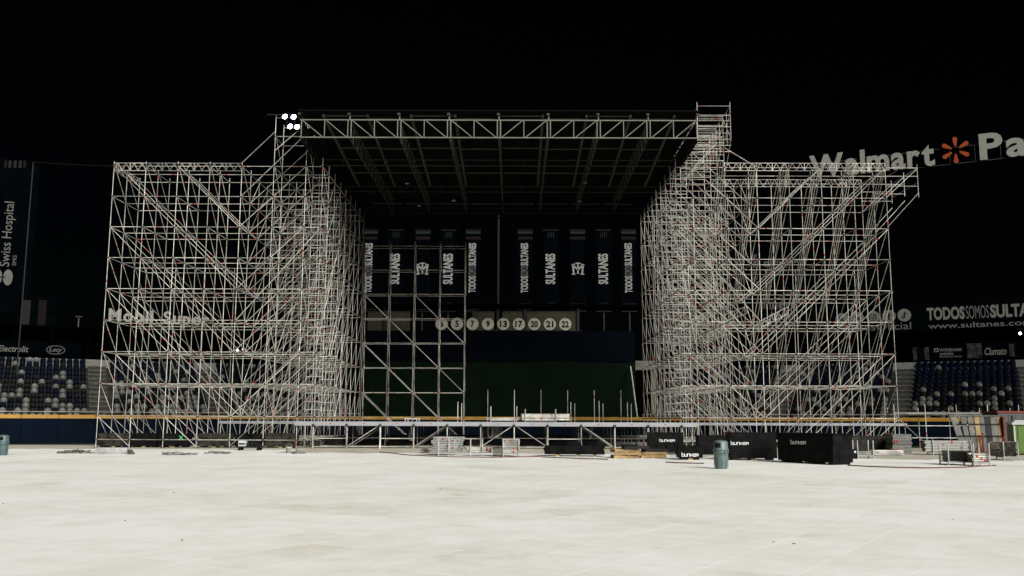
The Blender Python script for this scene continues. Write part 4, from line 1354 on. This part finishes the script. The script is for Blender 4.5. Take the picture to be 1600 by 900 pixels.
# pallets
def pallet_mesh(m):
    parts = []
    for z in (0.118,):
        for k in range(6):
            parts.append(('board', MB().box((0, .02 + k * .165, z), (1.2, .02 + k * .165 + .12, z + .022))))
    for y in (0.0, 0.44, 0.88): parts.append(('stringer', MB().box((0.003, y, 0.022), (1.197, y + .1, 0.117))))
    for k in range(3): parts.append(('board', MB().box((0 + k * .52, 0, 0), (k * .52 + .14, .98, 0.0215))))
    return [(n, b.mesh(n, m)) for n, b in parts]
PM = {'w': pallet_mesh(WOOD), 'b': pallet_mesh(BLACKM)}
def pallet(kind, loc, rz, label):
    t_ = thing('pallet', label, 'pallet', loc, rz, 'stacked pallets')
    for n, me in PM[kind]: link(n, me, t_)
    return t_
p = G(960, 716.5)
p.y += 0.2
for k, (dx, rz, kind, lab) in enumerate(((0.0, R(4), 'w', 'bottom wooden pallet of the stack right of the black bundle'), (0.1, R(-5), 'w', 'middle wooden pallet of the stack right of the black bundle'), (0.05, R(8), 'w', 'top wooden pallet of the stack right of the black bundle'), (0.5, R(2), 'b', 'black pallet on top of the wooden pallet stack'))):
    pallet(kind, (p.x + dx, p.y, 0.001 + 0.1415 * k), rz, lab)
pallet('w', (p.x + 1.35, p.y + 0.5, 0.001), R(-3), 'single wooden pallet beside the right end of the pallet stack')
pallet('w', (p.x + 1.4, p.y + 0.5, 0.1425), R(3), 'upper of two wooden pallets beside the right end of the stack')
pallet('b', (p.x + 1.5, p.y + 0.55, 0.284), R(1), 'black pallet on the pair of wooden pallets at the right')

# wrapped black slab bundle on timbers
p = G(850, 713); u = pxm(p)
t = thing('slab_bundle', 'long bundle of black panels strapped together on timber blocks', 'bundle', (p.x, p.y, 0), R(-4.5))
Lb = 94 * u
for x in (0.6, 1.6, Lb - .55): MB().box((x, 0.05, 0.0), (x + .16, 0.95, 0.1)).build('timber_block', WOOD, t)
for k in range(4):
    dx = random.uniform(-.03, .03)
    MB().bevbox((dx, 0.0 + random.uniform(0, .02), 0.101 + k * .105), (Lb + dx, 1.0, 0.101 + k * .105 + .1), 0.012).build('panel', CRATE, t)
for x in (Lb * .16, Lb * .72):
    MB().box((x, -.02, 0.1), (x + .03, -.005, 0.53)).build('strap', BLACKM, t)
MB().bevbox((Lb * .36, .25, .524), (Lb * .62, .8, .72), .05).build('top_case', CRATE, t)

# racks with tubes
RACKS = []
def rack(loc, rz, L_, W_, Hh, label, group='white storage racks'):
    t_ = thing('storage_rack', label, 'rack', loc, rz, group)
    for x in (0.03, L_ - .03):
        for y in (0.03, W_ - .03):
            MB().tube((x, y, 0), (x, y, Hh), 0.03, 8, True).build('post', STEELW, t_)
        MB().tube((x, .03, 0.14), (x, W_ - .03, 0.14), 0.026).build('rail', STEELW, t_)
    for y in (0.03, W_ - .03):
        MB().tube((0.03, y, 0.135), (L_ - .03, y, 0.135), 0.026).build('rail', STEELW, t_)
    return t_
def bundle(loc, rz, Ln, cols, rows_, r, label, m=STEEL, along='x', jitter=0.06, group='tube bundles', red=0.2):
    t_ = thing('tube_bundle', label, 'tubes', loc, rz, group)
    for k in range(rows_):
        for i in range(cols):
            j = random.uniform(-jitter, jitter)
            o_ = (i + 0.5) * 2.06 * r
            z = r + k * 2.02 * r
            if along == 'x': p_, q_ = V((j, o_, z)), V((Ln + j, o_, z))
            else: p_, q_ = V((o_, j, z)), V((o_, Ln + j, z))
            tube_part('tube', p_, q_, r, m, t_, n=8)
            if random.random() < red and (along == 'x' and i == 0):
                xx = random.choice((.15, .4, .6, .8)) * Ln
                MB().tube((xx, o_, z), (xx + .09, o_, z), r * 1.12, 8).build('red_band', RED, t_)
    return t_
def tie(px, py): return G(px, py)
# centre: big bundle, low rack, second bundle
p = G(684, 712.0); u = pxm(p)
rack((p.x, p.y, 0), R(3), 18 * u, .8, 27 * u, 'white rack upright around the big bundle of steel tubes left of centre')
bundle((p.x - 11 * u, p.y + .45, 0.167), R(-16), 42 * u, 11, 9, 0.042, 'big bundle of pale steel tubes left of centre before the stage', STEELW, red=.5, jitter=.1)
p = G(734, 712.5); u = pxm(p)
rack((p.x, p.y, 0), R(2), 20.5 * u, .9, 27 * u, 'low nearly empty white rack between the two tube bundles')
bundle((p.x - 4 * u, p.y + .1, 0.167), R(2), 36 * u, 8, 3, 0.042, 'shallow layer of steel tubes in the nearly empty rack', STEEL, red=.6)
p = G(785, 713.5); u = pxm(p)
rack((p.x, p.y, 0), R(2), 26.5 * u, .9, 27 * u, 'white rack with horizontal tubes before the stage centre')
bundle((p.x + 1.5 * u, p.y + .1, 0.167), R(2), 24 * u, 8, 8, 0.043, 'neat bundle of horizontal steel tubes before the stage centre', STEEL, red=.6)
bundle((p.x - 15 * u, p.y + .15, 0.001), R(1), 0.9, 6, 8, 0.042, 'bundle of dark tubes seen end on left of the neat bundle', BLACKM, along='y')
# right: racks
p = G(1482, 727); u = pxm(p)
rack((p.x, p.y, 0), R(-4), 38 * u, 1.0, 32 * u, 'front white rack holding dark tubes seen end on at right')
bundle((p.x + 0.1, p.y + .0, 0.17), R(-4), 0.95, 12, 5, 0.04, 'dark end on tubes in the front right rack', mat('dark_steel', (0.16, 0.16, 0.15), 0.5, 0.5), along='y')
p = G(1522, 728.5); u = pxm(p)
rack((p.x, p.y, 0), R(-3), 26 * u, 1.0, 36 * u, 'tall white rack in front of the upright boards')
bundle((p.x + .05, p.y + .1, 0.17), R(-3), 26 * u, 7, 4, 0.042, 'short tubes lying in the tall rack before the upright boards', STEEL, red=.6)
p = G(1562, 719); u = pxm(p)
rack((p.x + 0.2, p.y, 0), R(-2), 24 * u, .8, 29 * u, 'white rack with stacked tube ends beside the green toilet')
bundle((p.x - .1, p.y + .06, 0.17), R(-2), 0.7, 11, 8, 0.042, 'stack of tube ends beside the green toilet', STEEL, along='y')
p = G(1458, 711); u = pxm(p)
rack((p.x, p.y, 0), R(-2), 60 * u, .8, 24 * u, 'rear white rack of long tubes on the right')
bundle((p.x - 10 * u, p.y + .08, 0.17), R(-2), 66 * u, 7, 7, 0.042, 'long dull tubes in the rear rack on the right', mat('dull_steel', (0.25, 0.25, 0.23), 0.5, 0.4), red=.8)
p = G(1340, 716.5); u = pxm(p)
rack((p.x, p.y, 0), R(-3), 26 * u, .8, 28 * u, 'white rack with few tubes right of the largest crate')
bundle((p.x - 2 * u, p.y + .1, 0.167), R(-3), 38 * u, 7, 2, 0.042, 'few pale tubes lying right of the largest crate', STEEL)
# grey deck boards stacked in two blocks
for (px, py, n, z0, lab) in ((1395, 708, 6, 0.0, 'lower stack of grey deck boards right of the largest crate'), (1396, 708, 7, 0.50, 'upper stack of grey deck boards right of the largest crate')):
    p = G(px, py); u = pxm(p)
    t = thing('board_stack', lab, 'boards', (p.x, p.y, z0 + 0.001), R(-3), 'stacks of grey deck boards')
    for k in range(n):
        j = random.uniform(-.05, .05)
        MB().bevbox((j, random.uniform(0, .04), k * .08), (29 * u + j, 1.2, k * .08 + .076), .008).build('deck_board', GREYB, t)
    if z0 == 0: MB().box((0, .1, n * .08 - .001), (29 * u, 1.1, .499)).build('spacer', BLACKM, t)
    for q in range(2): MB().box((.1 + q * .12, -.02, .1), (.18 + q * .12, -.002, .25)).build('red_tag', RED, t)
# long flat tubes in front of the board stack
p = G(1368, 712)
bundle((p.x, p.y, 0.001), R(8), 1.6, 8, 4, 0.035, 'low bundle of pale tubes left of the board stacks', STEEL)

# upright boards in a red frame
p = G(1503, 707); u = pxm(p)
t = thing('panel_rack', 'red framed rack of upright grey and pine boards at right', 'rack', (p.x, p.y, 0), R(-6))
Hh = PY(1540, 651, p.y).z
xs = [0, 8.5, 16, 24, 31.5, 39, 48, 57.5, 64]
ms = [GREYB, GREYB, GREYB, PINE, GREYB, BLACKM, GREYB, PINE]
for k in range(8):
    lean = -0.45 if k == 0 else (-0.2 if k == 1 else (-.08 if k == 2 else 0))
    x0, x1 = xs[k] * u + .01, xs[k + 1] * u - .01
    b = MB().add([(x0, 0, .05), (x1, 0, .05), (x1, .1, .05), (x0, .1, .05), (x0 + lean, 0.25, Hh), (x1 + lean * .8, 0.25, Hh), (x1 + lean * .8, .35, Hh), (x0 + lean, .35, Hh)], [(0, 3, 2, 1), (4, 5, 6, 7), (0, 1, 5, 4), (1, 2, 6, 5), (2, 3, 7, 6), (3, 0, 4, 7)])
    b.build('board', ms[k], t)
for z, y in ((.45 * Hh, .06), (.78 * Hh, .15)): MB().box((-.1, y - .03, z), (64 * u, y + .02, z + .05)).build('cross_bar', BLACKM, t)
MB().box((-.5, .2, Hh + .002), (64 * u, .42, Hh + .08)).build('top_rail', GREYB, t)
MB().box((64 * u + .005, -.05, 0), (64 * u + .09, .4, Hh)).build('frame_post', REDF, t)
MB().box((31 * u, -.14, 0), (31 * u + .06, -.06, Hh * .55)).build('frame_post', REDF, t)
for x in (31, 64): MB().tube((x * u + .03, -.12, Hh * .52), ((x - 16) * u, -.5, .03), .035).build('frame_brace', REDF, t)
MB().box((-.2, -.5, 0.0), (64 * u, .5, .049)).build('frame_foot', REDF, t)

# dark container and portable toilet at the right edge
p = G(1563, 706); u = pxm(p)
t = thing('dark_container', 'dark site container with red top edge behind the green toilet', 'container', (p.x, p.y, 0), R(-4))
MB().bevbox((0, 0, 0.05), (3.6, 2.3, 2.3), .03).build('body', mat('dark_container_paint', (0.03, 0.033, 0.03), 0.5, 0.4, var=.3), t)
MB().box((-.03, -.03, 2.301), (3.63, 2.33, 2.42)).build('top_edge', REDF, t)
for x in (.1, 3.3): MB().box((x, .1, 0), (x + .2, 2.2, .049)).build('foot', BLACKM, t)
for k in range(8): MB().box((.2 + k * .42, -.018, .15), (.36 + k * .42, -.001, 2.2)).build('corrugation', mat('dark_container_paint', (0.03, 0.033, 0.03)), t)
p = G(1585.5, 711); u = pxm(p)
t = thing('portable_toilet', 'lime green portable toilet with white roof at the right edge', 'toilet', (p.x, p.y, 0), R(-12))
Hh = PY(1590, 655, p.y).z - .05
MB().bevbox((0, 0, 0.08), (1.15, 1.15, Hh - .25), .05).build('cabin', LIME, t)
MB().box((.02, .02, 0), (1.13, 1.13, .079)).build('skid_base', BLACKM, t)
MB().bevbox((.22, -.025, .16), (.95, -.001, Hh - .35), .01).build('door', LIME, t)
MB().box((.85, -.05, 1.0), (.9, -.026, 1.12)).build('handle', BLACKM, t)
for x in (.02, 1.05): MB().bevbox((x, -.03, .081), (x + .09, -.002, Hh - .26), .01).build('corner_post', WHITE, t)
MB().add([(-.05, -.08, Hh - .249), (1.2, -.08, Hh - .249), (1.2, 1.2, Hh - .249), (-.05, 1.2, Hh - .249), (-.05, -.08, Hh - .16), (1.2, -.08, Hh - .16), (1.2, 1.2, Hh - .16), (-.05, 1.2, Hh - .16), (.2, .15, Hh), (.95, .15, Hh), (.95, .95, Hh), (.2, .95, Hh)],
         [(0, 3, 2, 1), (0, 1, 5, 4), (1, 2, 6, 5), (2, 3, 7, 6), (3, 0, 4, 7), (4, 5, 9, 8), (5, 6, 10, 9), (6, 7, 11, 10), (7, 4, 8, 11), (8, 9, 10, 11)]).build('roof', WHITE, t)
MB().tube((.25, .9, Hh - .1), (.25, .9, Hh + .25), .05, 8, True).build('vent_pipe', BLACKM, t)

# low walkway scaffold reaching right from the tower
t = thing('walkway_scaffold', 'low scaffold walkway reaching right from the right tower', 'scaffolding', (24.6, 62.0, 0))
posts, led, brc = [], [], []
for i in range(6):
    x = 25.2 + 2.07 * i
    for j in (0, 1):
        y = 62.3 + 1.09 * j - 0.0 * i
        posts.append((V((x, y, 0.02)), V((x, y, 2.9 - .2 * j))))
        if i < 5:
            for z in (2.32, 1.5, .7):
                led.append((V((x, y, z)), V((x + 2.07, y, z))))
    if i in (0, 2, 4): brc.append((V((x, 62.25, 2.2)), V((x + 2.07, 62.25, .2))))
emit('post', posts, .026, STEEL, t); emit('ledger', led, .024, STEEL, t); emit('diagonal_brace', brc, .024, STEEL, t); bands(posts, t, .9)
for i in range(5):
    MB().box((25.2 + 2.07 * i + .03 - 24.6, .32, 2.35), (25.2 + 2.07 * (i + 1) - .03 - 24.6, 1.38, 2.40)).build('walk_board', GREYB, t)
# white long beams under the tower bases
for (xs0, xs1, Y_, side_, lab) in ((XL[2] + 1.9, -14.0, 63.0, 'left', 'white beam laid along the back of the left tower'), (12.2, 26.4, 63.2, 'right', 'white beam laid along the back of the right tower')):
    t = thing('edge_beam', lab, 'beam', (xs0, Y_, 0))
    MB().bevbox((0, 0, 1.48), (xs1 - xs0, .08, 1.66), .01).build('beam', ALU, t)
    n = int((xs1 - xs0) / 2.07)
    for i in range(n + 1):
        MB().tube((.1 + i * (xs1 - xs0 - .2) / n, .12, 0), (.1 + i * (xs1 - xs0 - .2) / n, .12, 1.6), .025).build('post', STEEL, t)

# pieces on the deck
p = PY(820, 658, 65.5)
rack((p.x, 65.5, DZ + .001), 0, 2.2, .8, .95, 'rack of tubes standing on the stage deck right of centre')
bundle((p.x - .2, 65.58, DZ + .168), 0, 3.3, 7, 5, .045, 'bundle of pale tubes lying in the rack on the deck', STEEL, red=.6)
p = PY(757, 658, 66.0)
rack((p.x + .4, 66.0, DZ + .001), 0, 1.9, .8, 1.15, 'low rack with thin tubes on the deck left of the bigger one')
bundle((p.x + .1, 66.1, DZ + .168), 0, 2.4, 7, 2, .045, 'thin layer of tubes on the deck left of the bigger bundle', STEEL, red=.6)
p = PY(632, 658, 60.5)
t = thing('trestle', 'small white trestle standing on the deck before the screen scaffold', 'trestle', (p.x, 60.5, DZ))
MB().box((0, 0, .22), (1.0, .1, .28)).build('beam', WHITE, t)
for x in (.02, .2, .75, .92): MB().box((x, .02, 0), (x + .05, .08, .219)).build('leg', WHITE, t)

for k, (xa_, xb_, top, lab) in enumerate(((505, 536, 684, 'black case under the deck at its left end'), (548, 588, 688, 'wide black case under the deck left of the first coil'), (608, 634, 682, 'tall black case under the deck beside the left coil'),
                                          (728, 752, 683, 'black case under the deck behind the empty rack'), (806, 842, 685, 'black case under the deck left of the panel bundle'), (862, 898, 682, 'black case under the deck behind the panel bundle'), (932, 962, 686, 'black case under the deck left of the black steps'))):
    Y_ = RY[1] + .35
    p = PY(xa_, 700, Y_); u = pxm(p)
    crate((p.x, Y_, 0), 0, (xb_ - xa_) * u, .9, min(PY(xa_, top, Y_).z, 1.2), lab, CRATE if k % 3 else CRATED, None, False, group='black cases under the deck')

# black steps under the deck near the pallets
p = PY(974, 700, 60.0)
t = thing('stair_unit', 'black metal steps with handrail under the deck behind the pallets', 'stairs', (p.x, 60.9, 0))
for k in range(5):
    MB().box((.0, k * .24, .22 + k * .22), (.95, k * .24 + .24, .25 + k * .22)).build('tread', BLACKM, t)
for x in (-.03, .952): MB().add([(x, 0, 0), (x + .028, 0, 0), (x + .028, 1.25, 1.1), (x, 1.25, 1.1), (x, 0, .24), (x + .028, 0, .24), (x + .028, 1.25, 1.34), (x, 1.25, 1.34)], [(0, 3, 2, 1), (4, 5, 6, 7), (0, 1, 5, 4), (1, 2, 6, 5), (2, 3, 7, 6), (3, 0, 4, 7)]).build('stringer', BLACKM, t)
MB().path([(1.0, 0.02, .2), (1.0, .02, 1.0), (1.0, 1.1, 1.42)], .03).build('handrail', STEEL, t)
for k in range(3): MB().box((0, .02, .02 + .06 * 0 + k * .0), (.95, .05, .21)).build('riser', BLACKM, t) if k == 0 else None

# equipment cart, bucket, planks and heaps of cable on the left
p = G(368, 704); u = pxm(p)
t = thing('equipment_cart', 'black wheeled equipment cart with pale box before the left scaffold', 'cart', (p.x, p.y, 0), 0)
Lc = 40 * u
MB().bevbox((0, 0, .16), (Lc, .7, .24), .02).build('bed', BLACKM, t)
for x in (.2, Lc - .2):
    for y in (.08, .62):
        MB().lathe([(.02, -.03), (.09, -.03), (.09, .03), (.02, .03)], 14).xf(Matrix.Translation((x, y, .09)) @ Matrix.Rotation(R(90), 4, 'X')).build('wheel', LETTERD, t)
MB().bevbox((.1, .1, .245), (Lc * .36, .5, .56), .02).build('pale_box', WHITE, t)
MB().box((.14, .094, .33), (Lc * .34, .0995, .42)).build('slot', LETTERD, t)
for x in (.42, .55, .7, .86): MB().bevbox((Lc * x, .12, .245), (Lc * (x + .1), .55, .245 + random.uniform(.1, .32)), .03).build('tool_case', BLACKM, t)
MB().tube((Lc, .1, .2), (Lc + .12, .1, .95), .02).tube((Lc, .6, .2), (Lc + .12, .6, .95), .02).tube((Lc + .12, .1, .95), (Lc + .12, .6, .95), .02).build('push_bar', BLACKM, t)
p = G(451, 707.5)
t = thing('bucket', 'small white plastic bucket at the foot of the left scaffold', 'bucket', (p.x, p.y, 0))
MB().lathe([(.13, 0), (.16, .27), (.175, .275), (.175, .31), (.15, .31), (.12, .03)], 18).build('pail', WHITE, t, True)
MB().path([(.17 * math.cos(a), .05, .3 + .16 * math.sin(a)) for a in [math.pi * i / 10 for i in range(11)]], .008).build('bail', STEEL, t)
p = G(147, 710.0); u = pxm(p)
t = thing('plank_stack', 'stack of white planks at the outer foot of the left scaffold', 'planks', (p.x, p.y, 0), R(0))
for k in range(4): MB().bevbox((random.uniform(-.05, .05), random.uniform(0, .04), .001 + k * .085), (50 * u, .5, k * .085 + .082), .01).build('plank', STEELW, t)
def heap(px, py, wpx_, d_, hgt, label, m=CABLE, n=26):
    p_ = G(px, py); u_ = pxm(p_)
    t_ = thing('cable_heap', label, 'cable heap', (p_.x, p_.y, 0), 0, 'cable heaps')
    Lh = wpx_ * u_
    for q in range(n):
        cx, cy = random.uniform(.12, .88) * Lh, random.uniform(.2, .8) * d_
        a, bq = random.uniform(.12, .3) * min(1, Lh / 1.2), random.uniform(.08, .2)
        edge = 1 - abs(cx / Lh - .5) * 1.6
        z0 = .025 + random.random() * hgt * max(.1, edge)
        ph, tl_ = random.uniform(0, 6.28), random.uniform(-.25, .25)
        pts_ = []
        for i in range(15):
            th = ph + i / 14 * random.uniform(5.6, 6.2)
            pts_.append((cx + a * math.cos(th), cy + bq * math.sin(th), max(.025, z0 + tl_ * a * math.cos(th) + random.uniform(-.012, .012))))
        MB().path(pts_, random.choice((.018, .024, .03)), 5).build('cable_loop', m, t_, True)
heap(83, 708.5, 62, .7, .14, 'flat heap of dark cable left of the white planks')
heap(194, 710, 13, .4, .26, 'small knotted heap of cable on the end of the white planks', n=18)
heap(246, 711, 60, .6, .10, 'long flat heap of pale grey cable before the left scaffold', mat('grey_cable', (.12, .12, .11), .7, var=.5, col2=(.3, .3, .27), scale=6))
heap(322, 709, 36, .5, .1, 'flat heap of grey cable left of the equipment cart', mat('grey_cable', (.12, .12, .11)))
heap(455, 709, 20, .5, .14, 'small grey heap of chain beside the white bucket', mat('grey_cable', (.12, .12, .11)), n=16)
heap(655, 707.5, 16, .5, .2, 'dark heap of straps left of the big tube bundle', n=14)
# hanging cable coils under the deck
for px, lab in ((640, 'hanging coil of pale cable under the deck left of centre'), (772, 'hanging coil of white cable under the deck behind the racks'), (922, 'hanging coil of pale chain under the deck right of centre')):
    p_ = PY(px, 675, RY[1] - .3)
    t_ = thing('cable_coil', lab, 'cable coil', (p_.x, p_.y, .55), 0, 'hanging cable coils')
    n_ = 12 if px == 772 else 8
    for q in range(n_):
        x = random.uniform(-.35, .35) if px == 772 else 0.0
        pts_ = []
        for i in range(13):
            th = 2 * math.pi * i / 12
            if px == 772: pts_.append((x + .16 * math.cos(th) + .05 * q / 10, .1 * math.sin(th), .52 + .42 * math.sin(th)))
            else: pts_.append((.02 * q + .1 * math.cos(th), .1 * math.sin(th), .1 + q * .105 + .07 * math.cos(th)))
        MB().path(pts_, .018, 5).build('cable_loop', STEELW, t_)
    MB().tube((0.05, 0, .8), (0.05, 0, .93), .015).build('hook', BLACKM, t_)

# red-brown hoses lying along the edge of the floor
def hose(pts_px, label, r=.022):
    P3 = [G(x, y, r + .002) for x, y in pts_px]
    out = []
    for a, b_ in zip(P3[:-1], P3[1:]):
        for i in range(8):
            q = a.lerp(b_, i / 8); out.append(q + V((0, .05 * math.sin(i * .9 + a.x), 0)))
    out.append(P3[-1])
    o0 = P3[0] * V((1, 1, 0))
    o = MB().path([q - o0 for q in out], r, 6).build('ground_hose', HOSE, None, True, loc=o0)
    return tag(o, label, 'hose', 'hoses on the floor')
hose([(594, 706), (640, 711), (700, 713.5), (770, 714.5), (845, 713)], 'red brown hose lying before the tube racks')
hose([(846, 714), (900, 716), (950, 717.5)], 'red brown hose lying before the black panel bundle')
hose([(1040, 722), (1060, 723), (1100, 724)], 'short red brown hose before the small low crate')
hose([(1325, 727), (1380, 729.5), (1440, 731), (1500, 730), (1556, 727)], 'red hose curving before the racks on the right')
# small litter on the white floor
for k, (px, py) in enumerate(((194, 814), (283, 844.5), (271, 770), (1208, 847), (1240, 850), (1488, 811.5), (1265, 790), (4, 787), (688, 764))):
    p_ = G(px, py); s = random.uniform(.012, .02)
    b = MB()
    for i in range(3): b.bevbox((random.uniform(-.015, .012), random.uniform(-.015, .015), 0.0005 * i), (random.uniform(.021, .03), random.uniform(.021, .028), s * .5), .004)
    o = b.build('litter_scrap', LETTERD, None, loc=p_)
    tag(o, 'dark scrap of litter on the white floor, %s' % ['lower left', 'bottom left', 'left of centre, far', 'bottom right of centre', 'right of the bottom pair', 'far right', 'right of centre, far', 'at the left edge', 'near the centre'][k], 'litter', 'scraps on the floor')
